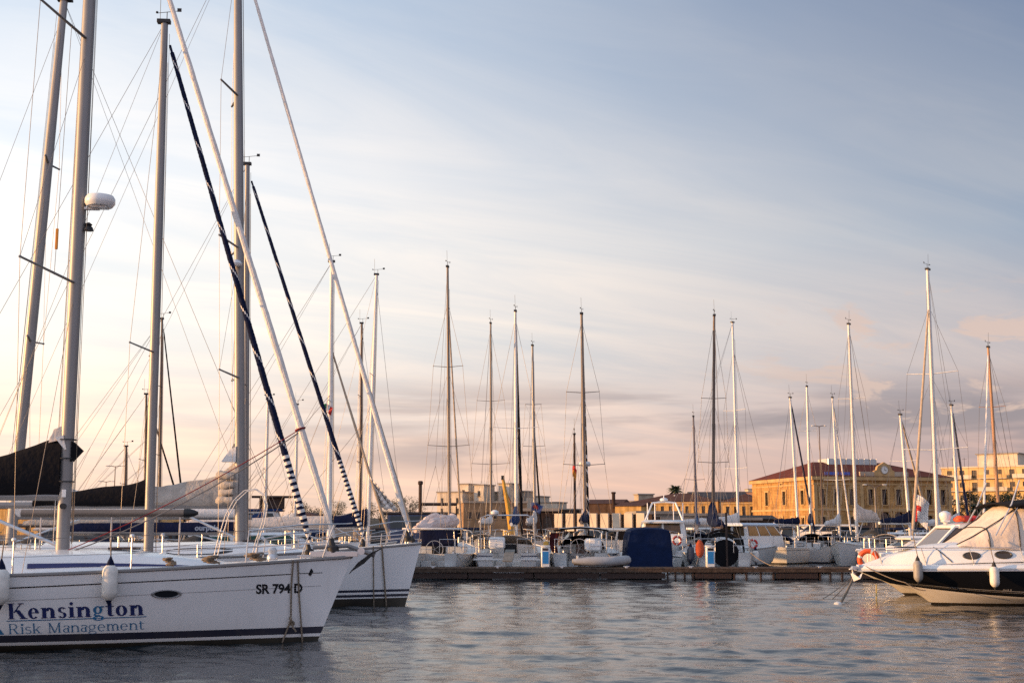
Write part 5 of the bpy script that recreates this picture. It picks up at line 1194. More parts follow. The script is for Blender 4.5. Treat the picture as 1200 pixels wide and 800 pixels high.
m = MB(); xs_ = [-is3['L']/2+.35+.25*i for i in range(8)]
m.loft([[(x, y, 2.11-.10*(y/1.1)**2) for y in [-1.2+.24*k for k in range(11)]] for x in xs_], False, False); o = m.build('bimini', canvas_black, S3); o.modifiers.new('t', 'SOLIDIFY').thickness = .07
wheel(S3, (-is3['L']/2+1.1, .1, hs3.sheer(0)+.2), .4)
m = MB(); m.box((-is3['L']/2+.3, -.55, hs3.sheer(0)+.35), (.35, .75, .55), bev=.08); m.build('life_raft', gel, S3)
m = MB(); m.box((-is3['L']/2-.1, 0, .33), (.45, 1.9, .10), bev=.04); m.build('swim_platform', gel, S3)
S4, hs4, ls4, is4 = sailboat('white sloop with black round stern cover under a black hoop', 835, 63.2, 837, 86, top=(837, 370), L=10.6, B=3.2, mr=.085, mmat=alu_dark, spr=((542, .75), (467, .6)), hood=None, cover=canvas_navy, coverkw=dict(h0=1.3, h1=.3, w=.34, shape=4, bumps=.15), gz=.8, sweep=2)
xb = -is4['L']/2; zt = hs4.sheer(0)
m = MB(); m.lathe([(.58, 0), (.60, .03), (.58, .07), (.2, .11), (.01, .12)], (xb+.30, -.05, .98), (-1, 0, 0), 30); m.build('wheel_cover', canvas_black, S4)
m = MB(); m.tube([(xb+.75, -.92, zt), (xb+.75, -.9, zt+.35)]+[(xb+.75, -.9*math.cos(math.pi*k/12), zt+.35+.62*math.sin(math.pi*k/12)) for k in range(1, 12)]+[(xb+.75, .9, zt+.35), (xb+.75, .92, zt)], .05, 8); m.build('hoop', canvas_black, S4)
m = MB(); m.loft([[(xb+.8+i*.28, -(.9-.04*i)*math.cos(math.pi*k/12), zt+.3+(.6-.05*i)*math.sin(math.pi*k/12)) for k in range(13)] for i in range(5)], False, False); o = m.build('sprayhood', canvas_dgrey, S4); o.modifiers.new('t', 'SOLIDIFY').thickness = .03
m = MB(); m.tube([(xb+.02, -.1, zt-.6), (xb-.02, -.1, 2.75)], .045, 8); m.build('flagpole', wood_d, S4)
m = MB(); m.box((xb-.1, 0, .3), (.4, 2.2, .16), bev=.05); m.build('swim_platform', gel, S4)
for sg, lb_ in ((-1, 'white fender on the right quarter of the sloop with the black round cover'), (1, 'grey fender on the left quarter of the sloop with the black round cover')):
    p = hs4.sheer_pt(xb+.9, sg, -.17); fender(to_world(S4, (p.x, p.y, .82)), .14, .55, fender_w if sg < 0 else fender_g, lb_, to_world(S4, (p.x, p.y-sg*.2, 1.55)))
sailboat('sloop with dark blue painted mast behind the white wheelhouse cruiser', 816.5, 84, 821, 84, top=(812.5, 488), L=8.5, B=2.8, mr=.085, mmat=M('blue_spar', (.06,.07,.13), .5), spr=((562, .6),), cover=canvas_blue, sweep=2)
S8, hs8, _, is8 = sailboat('sloop with sunlit white mast behind the hardtop motorboat', 865.5, 90, 915, 42, top=(858.5, 378), B=3.1, mr=.10, mmat=alu_white, spr=((549, .95), (481, .95)), wr=.013, sweep=4, rollfr=.87, cover=sailcloth)
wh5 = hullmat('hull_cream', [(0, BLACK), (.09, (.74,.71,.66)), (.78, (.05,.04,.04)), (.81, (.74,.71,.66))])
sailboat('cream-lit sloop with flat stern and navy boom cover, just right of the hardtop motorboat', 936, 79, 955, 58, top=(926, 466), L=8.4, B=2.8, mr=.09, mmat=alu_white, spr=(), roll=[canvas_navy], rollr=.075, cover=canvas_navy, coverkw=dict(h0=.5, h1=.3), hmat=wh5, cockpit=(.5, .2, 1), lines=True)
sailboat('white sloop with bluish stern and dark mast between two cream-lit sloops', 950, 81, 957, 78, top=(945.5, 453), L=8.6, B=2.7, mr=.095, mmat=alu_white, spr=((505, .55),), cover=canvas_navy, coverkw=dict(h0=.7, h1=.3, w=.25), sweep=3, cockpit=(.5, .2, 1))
S7, hs7, _, is7 = sailboat('white sloop with beige boom cover and charcoal sprayhood facing left', 1004, 71, 983, 240, top=(994.5, 380), L=9.4, B=3, mr=.10, mmat=alu_white, spr=((467, .75),), hood=None, cover=canvas_beige, coverkw=dict(h0=.95, h1=.5, w=.26, shape=2), gz=1.15, sweep=5)
m = MB(); m.loft([[(is7['cx0']-.9+i*.3, -(.95)*math.cos(math.pi*k/10), hs7.sheer(.3)+.1+(1.05-.1*i*i*.2)*math.sin(math.pi*k/10)) for k in range(11)] for i in range(5)], False, False); o = m.build('sprayhood', canvas_dgrey, S7); o.modifiers.new('t', 'SOLIDIFY').thickness = .03
sailboat('small sloop with thin white mast and white rolled headsail, left of the beige boom cover', 984, 82, 1002, 62, top=(975.5, 466), L=7.6, B=2.5, mr=.08, mmat=alu_white, spr=((.42, .8),), roll=[sailcloth], rollr=.07, cover=sailcloth, sweep=3)
sailboat('sloop with short white mast left of the tallest sunlit mast', 1067, 73, 1091, 55, top=(1055, 486), B=2.7, mr=.10, mmat=alu_white, spr=((.63, .8),), roll=[sail_tan], rollr=.085, cover=canvas_navy, sweep=3)
S9, hs9, ls9, is9 = sailboat('sloop with the tallest sunlit white mast at right, cream rolled headsail and cream boom cover', 1099, 62.5, 1069, 235, top=(1087, 316), B=3.4, mr=.115, mmat=alu_white, spr=((527, 1.55), (438, 1.25)), roll=[sail_tan], rollr=.08, rollfr=.86,
    cover=M('cream_canvas', (.70,.64,.50), .9, var=.1), coverkw=dict(h0=.34, h1=.26, w=.17, shape=1, bumps=.02), boom=4.3, gz=.85, sweep=5)
m = MB(); q = is9['foot'].lerp(is9['top'], .1)
m.loft([[(q.x-.15-w_*u, .08*math.sin(6*u), q.z+z) for u in (0, .25, .5, .75, 1)] for z, w_ in ((-.15, .75), (.35, .6), (.8, .38), (1.25, .2), (1.6, .05))], False, False); o = m.build('loose_sail', sailcloth, S9); o.modifiers.new('t', 'SOLIDIFY').thickness = .015
sailboat('sloop with slim white mast and blue rolled headsail before the apartment block', 1124.5, 76, 1137, 50, top=(1115, 475), L=8.5, B=2.8, mr=.10, mmat=alu_white, spr=(), roll=[canvas_navy, canvas_blue], rollr=.085, cover=sailcloth)
sailboat('sloop with orange-brown mast nearest the right edge of the photo', 1172, 67, 1150, 238, top=(1158, 407), B=3, mr=.095, mmat=M('varnished_spar', (.45,.24,.13), .45), spr=((477, .65),), roll=[sailcloth], rollr=.065, cover=canvas_navy, sweep=4)
sailboat('distant sloop with thin pale mast among the pontoon boats, right of the blue canopy', 771, 92, 778, 80, top=(764, 560), L=7, B=2.4, mr=.06, mmat=alu_white, spr=((.5, .7),), cover=sailcloth) if 0 else None

def stern_lines(root, h, short, xs=.15):
    for sg, w_ in ((1, 'left'), (-1, 'right')):
        a = to_world(root, h.sheer_pt(-h.L/2+xs, sg, .08, .04)); x = a.x+(-1 if sg > 0 else 1)*.5
        rope([a, (x, 55.0, .50)], f'{w_} stern rope from the {short} to the pontoon', .018, None, .06)
stern_lines(S1, hs1, 'sloop with pinkish sail'); stern_lines(S2, hs2, 'sloop with the boarding plank'); stern_lines(S3, hs3, 'sloop with the black bimini'); stern_lines(S4, hs4, 'sloop with the black round cover')
# ================================================================ motor boats
class MHull:
    "hard-chine hull with a raked stem: sheer, rubbing line, chine and keel"
    def __init__(s, L, B, fs, fbow, oh, ch0=.16, ch1=.5): s.L, s.B, s.fs, s.fb, s.oh, s.c0, s.c1 = L, B, fs, fbow, oh, ch0, ch1
    def half(s, t): return s.B/2*(.9+.1*math.sin(math.pi/2*min(1, t/.35)) if t < .35 else max(0, 1-((t-.35)/.65)**2.5)) if t < 1 else 0
    def sheer(s, t): return lerp(s.fs, s.fb, t**1.5)
    def chz(s, t): return s.c0+(s.c1-s.c0)*max(0, (t-.45)/.55)**1.9
    def at(s, t, v, side=1):
        "v: 0 sheer, 1 chine, 2 keel"
        zs, zc, zk = s.sheer(t), s.chz(t), -.35+(s.c1-.05+.35)*max(0, (t-.75)/.25)**2.2
        hb = s.half(t); x0 = -s.L/2+t*s.L; cut = s.oh*max(0, (t-.4)/.6)**1.5
        if v <= 1: z = lerp(zs, zc, v); y = hb*lerp(1, .84-.25*t**3, v**1.2); q = v*.62
        else: u = v-1; z = lerp(zc, zk, u); y = hb*(.84-.25*t**3)*(1-u); q = .62+.38*u
        return Vector((x0-cut*q, side*max(.015, y), z))
    def dec(s, x, z, side=1, off=.005):
        t = (x+s.L/2)/s.L
        for _ in range(6):
            v = (s.sheer(t)-z)/max(.05, s.sheer(t)-s.chz(t)); v = max(0, min(1, v)); e = x-s.at(t, v, side).x; t = max(0, min(1, t+e/s.L))
        p = s.at(t, v, side); return p+Vector((0, side*off, 0))
    def build(s, parent, topm, botm, deckm, n=26, sheer_band=None):
        ts = [1-(1-i/n)**1.5 for i in range(n+1)]; lev = [0, .18, .4, .62, .82, 1, 1.12, 1.5, 2]
        v, f, mi = [], [], []; K = len(lev)
        for sd in (1, -1):
            for t in ts:
                for q in lev: v.append(tuple(s.at(t, q, sd)))
        N = len(ts)
        for sd in (0, 1):
            o = sd*N*K
            for i in range(N-1):
                for j in range(K-1): f.append((o+i*K+j, o+(i+1)*K+j, o+(i+1)*K+j+1, o+i*K+j+1)); mi.append((2 if sheer_band and j == 0 else 0) if j < 5 else 1)
        for j in range(K-1): f.append((j, j+1, N*K+j+1, N*K+j)); mi.append(0 if j < 5 else 1)
        raw('hull', v, f, [topm, botm, deckm], parent, True, mi)
        m = MB()
        for i in range(N-1):
            for sg in (1, -1):
                for k in range(4):
                    q = []
                    for t, kk in ((ts[i], k), (ts[i+1], k), (ts[i+1], k+1), (ts[i], k+1)):
                        h = max(0, s.half(t)-.004); q.append((-s.L/2+t*s.L, sg*h*kk/4, s.sheer(t)+.02+.05*(1-(kk/4)**2)))
                    m.poly(q)
        m.build('deck', deckm, parent)
        for sg in (1, -1):
            m = MB(); m.tube([s.at(t, .0, sg)+Vector((0, sg*.008, -.012)) for t in ts], .022, 6); m.build('rubbing_strake', steel, parent)
def rect_window(parent, pts, mat=None, name='window', th=.02):
    m = MB(); m.poly(pts); o = m.build(name, mat or glass, parent, smooth=False); q = o.modifiers.new('t', 'SOLIDIFY'); q.thickness = th; q.offset = 0; return o
def motorboat(label, px, D, h, L, B, fs=.75, fbow=1.05, style='wheelhouse', hull=None, deck=None, roof=1.9, cab=(-.1, .55), flat=False, glassm=None, ck=True, group=None, cat='motorboat', aft=None, roofm=None, tilt=.3):
    p = P(px, 618, D); root = empty('motorboat', (p.x, D, 0), R(h), label, cat, group); hl = MHull(L, B, fs, fbow, L*.12)
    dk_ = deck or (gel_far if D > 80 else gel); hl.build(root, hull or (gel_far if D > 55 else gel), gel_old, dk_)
    if style == 'open':
        m = MB(); m.box((0, 0, fs+.1), (L*.25, B*.35, .4), bev=.05); m.build('console', dk_, root)
        m = MB(); m.box((-L/2-.12, 0, fs-.1), (.28, .34, .9), bev=.06); m.box((-L/2-.1, 0, fs+.5), (.42, .4, .42), bev=.1); m.build('outboard_motor', black, root)
        return root, hl
    xa, xb = -L/2+(cab[0]+.5)*L if 0 else L*cab[0]-L*.1, L*cab[1]-L*.1
    w0 = B*.40; zb = hl.sheer(.5)-.02; zt = zb+roof
    def ring(z, xr, xf, w): return [(xf, -w*.85, z), (xf+.12*(1 if z < zt-.2 else .6), 0, z), (xf, w*.85, z), (xf-.3, w, z), (xr, w, z), (xr, -w, z), (xf-.3, -w, z)]
    m = MB(); sl = roof*tilt
    lv = [(zb, xa, xb+sl*.6, w0), (zb+roof*.42, xa, xb+sl*.5, w0*.99), (zb+roof*.90, xa, xb-sl*.3, w0*.9)]
    m.loft([ring(*a) for a in lv], True, True); c = m.build('wheelhouse', dk_, root)
    def sidew(u, v, sg):
        z = lerp(lv[1][0], lv[2][0], v); xf = lerp(lv[1][2], lv[2][2], v)-.32; w = lerp(lv[1][3], lv[2][3], v)
        return (lerp(xa+.1, xf, u), sg*(w+.012), z)
    def frontw(u, v):
        z = lerp(lv[1][0], lv[2][0], v); xf = lerp(lv[1][2], lv[2][2], v); w = lerp(lv[1][3], lv[2][3], v)*.85; y = lerp(-w, w, u)
        return (xf+.12*(1-abs(y)/w)+.014, y, z)
    gm = glassm or glass
    for sg in (1, -1):
        k = 3 if xb-xa > 2 else 2
        for i in range(k): rect_window(c, [sidew((i+.07)/k, .1, sg), sidew((i+.93)/k, .1, sg), sidew((i+.93)/k, .9, sg), sidew((i+.07)/k, .9, sg)], gm)
    for i in range(2):
        a, b = (.04, .47) if i == 0 else (.53, .96); rect_window(c, [frontw(a, .1), frontw(b, .1), frontw(b, .9), frontw(a, .9)], gm)
    z0, z1 = lv[1][0]+.06, lv[2][0]-.06
    for a, b in ((-.8, -.1), (.1, .8)): rect_window(c, [(xa-.012, w0*a, z0), (xa-.012, w0*b, z0), (xa-.012, w0*b*.92, z1), (xa-.012, w0*a*.92, z1)], gm)
    m = MB(); ov = aft or .35
    m.loft([[(xa-ov, -w0*.96, zt-.19), (xa-ov, w0*.96, zt-.19), (lv[2][2]+.28, w0*.9, zt-.19), (lv[2][2]+.45, 0, zt-.19), (lv[2][2]+.28, -w0*.9, zt-.19)], [(xa-ov, -w0*.98, zt-.12), (xa-ov, w0*.98, zt-.12), (lv[2][2]+.3, w0*.92, zt-.12), (lv[2][2]+.5, 0, zt-.12), (lv[2][2]+.3, -w0*.92, zt-.12)], [(xa-ov+.1, -w0*.8, zt-.03), (xa-ov+.1, w0*.8, zt-.03), (lv[2][2]+.1, w0*.75, zt-.03), (lv[2][2]+.2, 0, zt-.03), (lv[2][2]+.1, -w0*.75, zt-.03)]], True, True)
    m.build('roof', roofm or dk_, root)
    if aft and aft > .8:
        for sg in (1, -1): q = MB(); q.tube([(xa-aft+.1, sg*w0*.9, zt-.18), (xa-aft+.05, sg*w0*.95, fs)], .03, 6); q.build('roof_post', steel, root)
    p = MB()
    for sg in (1, -1):
        p.tube([hl.at(.62, 0, sg)+Vector((0, -sg*.04, 0)), hl.at(.62, 0, sg)+Vector((.05, -sg*.04, .5)), hl.at(.85, 0, sg)+Vector((0, -sg*.04, .55)), Vector((L/2-.05, sg*.08, fbow+.58))], .014, 5)
        for t in (.72, .82, .92): b = hl.at(t, 0, sg); p.tube([b, b+Vector((0, -sg*.03, .54))], .012, 5)
    p.build('pulpit', steel, root)
    return root, hl, dict(zt=zt, xa=xa, xb=xb, w0=w0, lv=lv)
# the sport cruiser at the right edge
def nch_dec(hl, x, z): return hl.dec(x, z, 1, .008)
def near_cruiser():
    D = 36.2; tip = P(1005, 668, D); L, Bm = 10.6, 3.4; h = R(181.5)
    root = empty('sport_cruiser', (tip.x-math.cos(h)*L/2, D-math.sin(h)*L/2, 0), h, 'white sport cruiser with black topsides and beige cockpit canopy at the right edge', 'motor cruiser')
    hl = MHull(L, Bm, 1.02, tip.z, 1.45, .19, .56)
    blk = M('black_gelcoat', (.008,.008,.010), .13, var=.1, coat=.6); bot = M('cream_bottom_gelcoat', (.78,.76,.73), .3, var=.05, coat=.3, stripes=[(0, BLACK), (.045, (.78,.76,.73))])
    hl.build(root, blk, bot, gel, 34)
    for sg in (1, -1):   # white sheer moulding above the black topsides, boot lines below it
        m = MB(); ts = [i/30 for i in range(31)]
        m.loft([[hl.at(t, .0, sg)+Vector((0, sg*.012, .0)), hl.at(t, .0, sg)+Vector((0, sg*.03, .05)), hl.at(t, 0, sg)+Vector((0, sg*-.02, .13)), hl.at(t, 0, sg)+Vector((0, sg*-.12, .16)), hl.at(t, 0, sg)+Vector((0, sg*-.1, .01))] for t in ts], True, True); m.build('sheer_moulding', gel, root)
        for v, wd, mt in ((.80, .012, M('silver_stripe', (.45,.44,.43), .3, .4)), (.86, .006, M('silver_stripe', (.5,.5,.5), .3))):
            m = MB()
            for i in range(40):
                a, b = i/40*.94, (i+1)/40*.94
                m.poly([hl.at(a, v-wd, sg)+Vector((0, sg*.005, 0)), hl.at(b, v-wd, sg)+Vector((0, sg*.005, 0)), hl.at(b, v+wd, sg)+Vector((0, sg*.005, 0)), hl.at(a, v+wd, sg)+Vector((0, sg*.005, 0))])
            m.build('stripe', mt, root, smooth=False)
    lx = lambda px: -(P(px, 640, D-1.4).x-root.location.x)
    # foredeck and cabin top
    st = [(1010, .03), (1022, .12), (1040, .25), (1060, .40), (1082, .55), (1105, .66), (1135, .72), (1170, .76), (1240, .78), (1300, .74)]
    rings = []
    for px, hh in st:
        x = lx(px); t = min(.995, (x+L/2)/L); w = max(.05, hl.half(t)-.16); zb = hl.sheer(t)+.02
        rings.append([(x, y*w, zb+hh*zf) for y, zf in ((1, .0), (.985, .22), (.93, .52), (.82, .78), (.62, .93), (.3, .99), (0, 1), (-.3, .99), (-.62, .93), (-.82, .78), (-.93, .52), (-.985, .22), (-1, 0))])
    m = MB(); m.loft(rings, True, True); cabn = m.build('cabin', gel, root)
    def cabpt(px, fr, sg, off):
        x = lx(px); k = 0
        while k < len(st)-2 and lx(st[k+1][0]) > x: k += 1
        a, b = lx(st[k][0]), lx(st[k+1][0]); u = (x-a)/(b-a); hh = lerp(st[k][1], st[k+1][1], u); t = (x+L/2)/L; w = hl.half(t)-.16; zb = hl.sheer(t)+.02
        pr = [(1, 0), (.985, .22), (.93, .52), (.82, .78), (.62, .93)]; z = fr
        for (y0, z0), (y1, z1) in zip(pr, pr[1:]):
            if z0 <= z <= z1: y = lerp(y0, y1, (z-z0)/(z1-z0)); break
        return Vector((x, sg*(y*w+off), zb+hh*z+off*.35))
    for px in (1144, 1179):
        for sg in (1, -1):
            m = MB(); N = 20; pt = lambda k, s, o: cabpt(px+8.6*s*math.cos(2*math.pi*k/N), .50+.12*s*math.sin(2*math.pi*k/N), sg, o)
            for k in range(N): m.poly([pt(k, 1.18, .004), pt(k+1, 1.18, .004), pt(k+1, 1, .022), pt(k, 1, .022)]); m.poly([pt(k, 1, .022), pt(k+1, 1, .022), pt(k+1, .92, .008), pt(k, .92, .008)])
            o = m.build('porthole', M('dark_frame', (.05,.05,.05), .4), cabn); m = MB(); m.poly([pt(k, .95, .010) for k in range(N)]); m.build('pane', glass_a, o)
    # moulded lines on the foredeck
    for sg in (1, -1):
        m = MB(); m.tube([cabpt(1106+16*u, .9-.62*u, sg, .006) for u in (0, .25, .5, .75, 1)], .012, 5); m.build('deck_seam', rubber, root)
        m = MB(); m.tube([cabpt(1068+132*u, .18+.06*u, sg, .006) for u in [k/12 for k in range(13)]], .010, 5); m.build('deck_seam', rubber, root)
    # canopy: sloping front, then the tall camper top
    fr = [(1133, .76, .02), (1150, .9, .25), (1166, 1.02, .5), (1184, 1.08, .78), (1200, 1.12, 1.08), (1230, 1.15, 1.22), (1290, 1.15, 1.22)]
    rings = []
    for px, w, hh in fr:
        x = lx(px); z0 = hl.sheer((x+L/2)/L)+.62
        rings.append([(x, w*y, z0+hh*z+.02) for y, z in ((1.06, -.12), (1.03, .3), (.95, .68), (.8, .9), (.5, .98), (0, 1.0), (-.5, .98), (-.8, .9), (-.95, .68), (-1.03, .3), (-1.06, -.12))])
    fine = []
    for i in range(len(rings)-1):
        p0, p1, p2, p3 = rings[max(0, i-1)], rings[i], rings[i+1], rings[min(len(rings)-1, i+2)]
        for k in range(4):
            u = k/4; fine.append([tuple(.5*((2*b_[q])+(-a_[q]+c_[q])*u+(2*a_[q]-5*b_[q]+4*c_[q]-d_[q])*u*u+(-a_[q]+3*b_[q]-3*c_[q]+d_[q])*u**3)+(mnoise.noise((b_[0]*1.5+u, b_[1]*2, q*5))*.02 if q else 0) for q in range(3)) for a_, b_, c_, d_ in zip(p0, p1, p2, p3)])
    fine.append(rings[-1]); m = MB(); m.loft(fine, True, True); cv = m.build('canopy', canvas_beige, root, ang=75)
    for i in (2, 4):
        m = MB(); m.tube([Vector(p)+Vector((0, .012 if p[1] > 0 else -.012, .012)) for p in rings[i]], .014, 5); m.build('seam', rubber, cv)
    m = MB(); m.tube([Vector(r[3])+Vector((0, .02, .02)) for r in rings], .016, 5); m.tube([Vector(r[7])+Vector((0, -.02, .02)) for r in rings], .016, 5); m.build('seam', rubber, cv)
    m = MB(); q = fr[4]; x = lx(1196); z = hl.sheer(.4)+2.0
    m.loft([[(lx(1188)-.0-i*.5, 1.25*y, hl.sheer(.5)+1.68+.05*i+.12*(1-y*y)) for y in [-1+.25*k for k in range(9)]] for i in range(5)], False, False); o = m.build('bimini', canvas_black, root); o.modifiers.new('t', 'SOLIDIFY').thickness = .05
    for sg in (1, -1):
        m = MB(); m.tube([(lx(1170), sg*1.25, hl.sheer(.5)+.9), (lx(1192), sg*1.2, hl.sheer(.5)+1.75), (lx(1204), sg*1.15, hl.sheer(.5)+2.4)], .022, 6); m.tube([(lx(1176), sg*1.25, hl.sheer(.5)+.9), (lx(1200), sg*1.2, hl.sheer(.5)+1.7)], .016, 6); m.build('canopy_frame', steel, root)
    # bow rail
    for sg in (1, -1):
        top = [hl.at(t, 0, sg)+Vector((dx_, -sg*.13, .14+hh)) for t, hh, dx_ in ((.985, .46, .05), (.9, .46, .05), (.8, .46, 0), (.7, .46, 0), (.6, .45, 0), (.52, .38, 0), (.45, .15, 0), (.42, .0, 0))]
        m = MB(); m.tube(top, .014, 6); m.build('bow_rail', steel, root)
        for t in (.95, .85, .74, .62):
            m = MB(); b = hl.at(t, 0, sg)+Vector((-.12, -sg*.13, .13)); m.tube([b, b+Vector((.13, 0, .47))], .012, 6); m.build('rail_post', steel, root)
    m = MB(); x = lx(1080); m.box((x, 0, hl.sheer(.78)+.60), (.5, .5, .05), bev=.02); m.build('deck_hatch', glass, root)
    m = MB(); m.box((L/2-.1, 0, hl.fb+.08), (.5, .18, .08), bev=.02); m.lathe([(.05, -.1), (.05, .1)], (L/2+.12, 0, hl.fb+.07), (0, 1, 0), 10); m.build('bow_roller', steel, root)
    m = MB(); z = hl.fb   # bow anchor, hanging below the tip
    m.tube([(L/2-.3, 0, z+.09), (L/2+.15, 0, z+.04), (L/2+.12, 0, z-.2)], .03, 7); m.loft([[(L/2+.14, -.02, z-.08), (L/2+.2, 0, z-.08), (L/2+.14, .02, z-.08), (L/2+.1, 0, z-.08)], [(L/2-.02, -.16, z-.22), (L/2+.12, 0, z-.3), (L/2-.02, .16, z-.22), (L/2-.06, 0, z-.26)], [(L/2-.14, -.02, z-.05), (L/2-.13, 0, z-.06), (L/2-.14, .02, z-.05), (L/2-.15, 0, z-.05)]], True, True); m.build('anchor', gel, root)
    sw_ = lambda p: to_world(root, p)
    for px, zc, r, ln, mt, lb, sg in ((1081, .93, .125, .56, fender_g, 'grey fender hung on the black side of the sport cruiser, nearer its bow', 1), (1161.5, .80, .125, .54, fender_w, 'white fender hung on the black side of the sport cruiser, under its oval windows', 1)):
        x = lx(px); t = (x+L/2)/L; y = hl.half(t)+r+.03; fender(sw_((x, y, zc)), r, ln, mt, lb, sw_((x, y-.30, zc+.98)), None, rubber)
    xl = lx(1177); m = MB()      # small worn name, too faint to read
    for k, (u, w_, z0, z1) in enumerate(((0, .03, .40, .45), (.035, .012, .40, .45), (.055, .03, .40, .44), (.095, .012, .40, .45), (.115, .03, .40, .45), (.175, .035, .40, .45))):
        m.poly([nch_dec(hl, xl-u, z0), nch_dec(hl, xl-u-w_, z0), nch_dec(hl, xl-u-w_, z1), nch_dec(hl, xl-u, z1)])
    m.build('lettering', M('grey_lettering', (.22,.22,.23), .4), root, smooth=False)
    # its own mooring lines
    rope([sw_((L/2-.2, .1, hl.fb+.12)), sw_((L/2-1.0, 1.0, .62)), sw_((L/2-1.5, 1.15, .42))], 'dark line draped over the sport cruiser bow', .014, None, .05)
    return root, hl
NC, nch = near_cruiser()
# second motor cruiser behind it
def second_cruiser():
    D = 41.0; tip = P(1002, 667, D); L = 9.6; h = R(178)
    root = empty('motor_cruiser', (tip.x-math.cos(h)*L/2, D-math.sin(h)*L/2, 0), h, 'white motor cruiser with raked windscreen, behind the black sided sport cruiser', 'motor cruiser')
    hl = MHull(L, 3.2, 1.05, tip.z, .95, .2, .5); hl.build(root, gel_old, M('cream_dark_bottom', WHITE, .35, stripes=[(0, BLACK), (.07, (.68,.65,.6))]), gel)
    X = lambda px: -(P(px, 630, D-1).x-root.location.x)
    rings = []
    for px, w, hh in ((1040, .5, .1), (1062, .8, .28), (1085, 1.05, .42), (1100, 1.15, .5), (1240, 1.2, .5)):
        x = X(px); zb = hl.sheer((x+L/2)/L); rings.append([(x, w*y, zb+hh*z) for y, z in ((1, 0), (.95, .6), (.75, .95), (0, 1.05), (-.75, .95), (-.95, .6), (-1, 0))])
    m = MB(); m.loft(rings, True, True); m.build('cabin', gel, root)
    z0 = hl.sheer(.5)+.5
    for sg in (1, -1):       # side frames of the windscreen
        fr = MB()
        fr.tube([(X(1094), sg*1.05, z0), (X(1120), sg*.95, z0+.66)], .05, 6); fr.tube([(X(1120), sg*.95, z0+.66), (X(1185), sg*.98, z0+.68)], .05, 6); fr.tube([(X(1128), sg*1.08, z0), (X(1140), sg*.98, z0+.66)], .07, 6); fr.build('windscreen_frame', gel, root)
        rect_window(root, [(X(1097), sg*1.06, z0+.04), (X(1127), sg*1.07, z0+.04), (X(1137), sg*.99, z0+.6), (X(1121), sg*.97, z0+.62)], M('tinted_glass', (.10,.075,.06), .08))
        rect_window(root, [(X(1132), sg*1.08, z0+.04), (X(1182), sg*1.08, z0+.04), (X(1182), sg*1.0, z0+.6), (X(1142), sg*1.0, z0+.6)], M('tinted_glass', (.1,.08,.07), .1))
    rect_window(root, [(X(1094), -1.0, z0+.03), (X(1094), 1.0, z0+.03), (X(1120), .92, z0+.64), (X(1120), -.92, z0+.64)], M('tinted_glass', (.1,.08,.07), .1), 'windscreen')
    m = MB(); m.loft([[(X(px), w*y, z0+.68+zz*(1-y*y*.4)) for y in (-1, -.6, 0, .6, 1)]+[(X(px), w*y, z0+.62) for y in (1, 0, -1)] for px, w, zz in ((1117, .8, .03), (1125, 1.0, .09), (1160, 1.08, .13), (1235, 1.08, .12))], True, True); m.build('hardtop', gel, root)
    m = MB(); m.lathe([(.05, 0), (.09, .08), (.16, .16), (.19, .26), (.17, .36), (.06, .42)], (X(1119), .1, z0+.74), n=14); m.box((X(1119), .1, z0+.84), (.2, .3, .06)); m.build('radar_dome', gel, root)
    for k, (px, mt) in enumerate(((1133, orange), (1142, red), (1153, red))):
        o = MB(); o.box((0, 0, .0), (.28, .42, .15), rot=Matrix.Rotation(R(8*k-8), 3, 'Y'), bev=.05); o.box((.04, .05, .07), (.2, .2, .08), bev=.03); o = o.build('life_jacket', mt)
        o.location = to_world(root, (X(px), .3-.1*k, z0+.90)); tag(o, ('orange life jacket on the cruiser hardtop, beside the radar dome', 'red life jacket in the middle of the row on the cruiser hardtop', 'red life jacket on the cruiser hardtop, farthest from the radar dome')[k], 'life jacket')
    for sg in (1, -1):
        m = MB(); m.tube([hl.at(t, 0, sg)+Vector((0, -sg*.08, .55)) for t in (.985, .9, .8, .68, .55)]+[hl.at(.5, 0, sg)], .014, 6); m.build('bow_rail', steel, root)
        for t in (.95, .85, .75, .63): m = MB(); b = hl.at(t, 0, sg)+Vector((0, -sg*.07, 0)); m.tube([b, b+Vector((.03, 0, .55))], .012, 5); m.build('rail_post', steel, root)
    m = MB(); m.box((X(1048), 0, hl.sheer(.9)+.4), (.5, .3, .2), bev=.05); m.build('deck_locker', gel, root)
    return root, hl, X
SCR, sch, scx = second_cruiser()
b = P(1018, 655.5, 40.4); lifebuoy(b, .27, (.25, 1, .1), 'orange lifebuoy hung on the bow rail of the cruiser behind the black one')
t = P(1002, 672, 40.6)
for px, py, lb, s_ in ((960, 699, 'longest of three taut ropes from the cruiser bow into the water', .06), (972, 700, 'middle of three taut ropes from the cruiser bow into the water', .04), (982, 706, 'thick weedy rope from the cruiser bow into the water', .05)):
    D_ = F*EYE/(py-618)*1.0; rope([t, (P(px, py, D_).x, D_, -.05)], lb, .012 if py < 702 else .035, None, s_)
m = MB(); q = P(982, 705.5, F*EYE/(705.5-618)); m.ball((0, 0, .02), .1, (1.2, 1, .7), 9); o = m.build('buoy', gel_old); o.location = (q.x, q.y, 0); tag(o, 'small pale float where the weedy rope meets the water', 'buoy')
rope([P(1027, 685, 38.6), (P(1027, 703, 37.9).x, 37.9, -.05)], 'thin yellowish rope hanging straight down under the cruiser bow', .022, M('yellow_rope', (.5,.36,.12), .8))
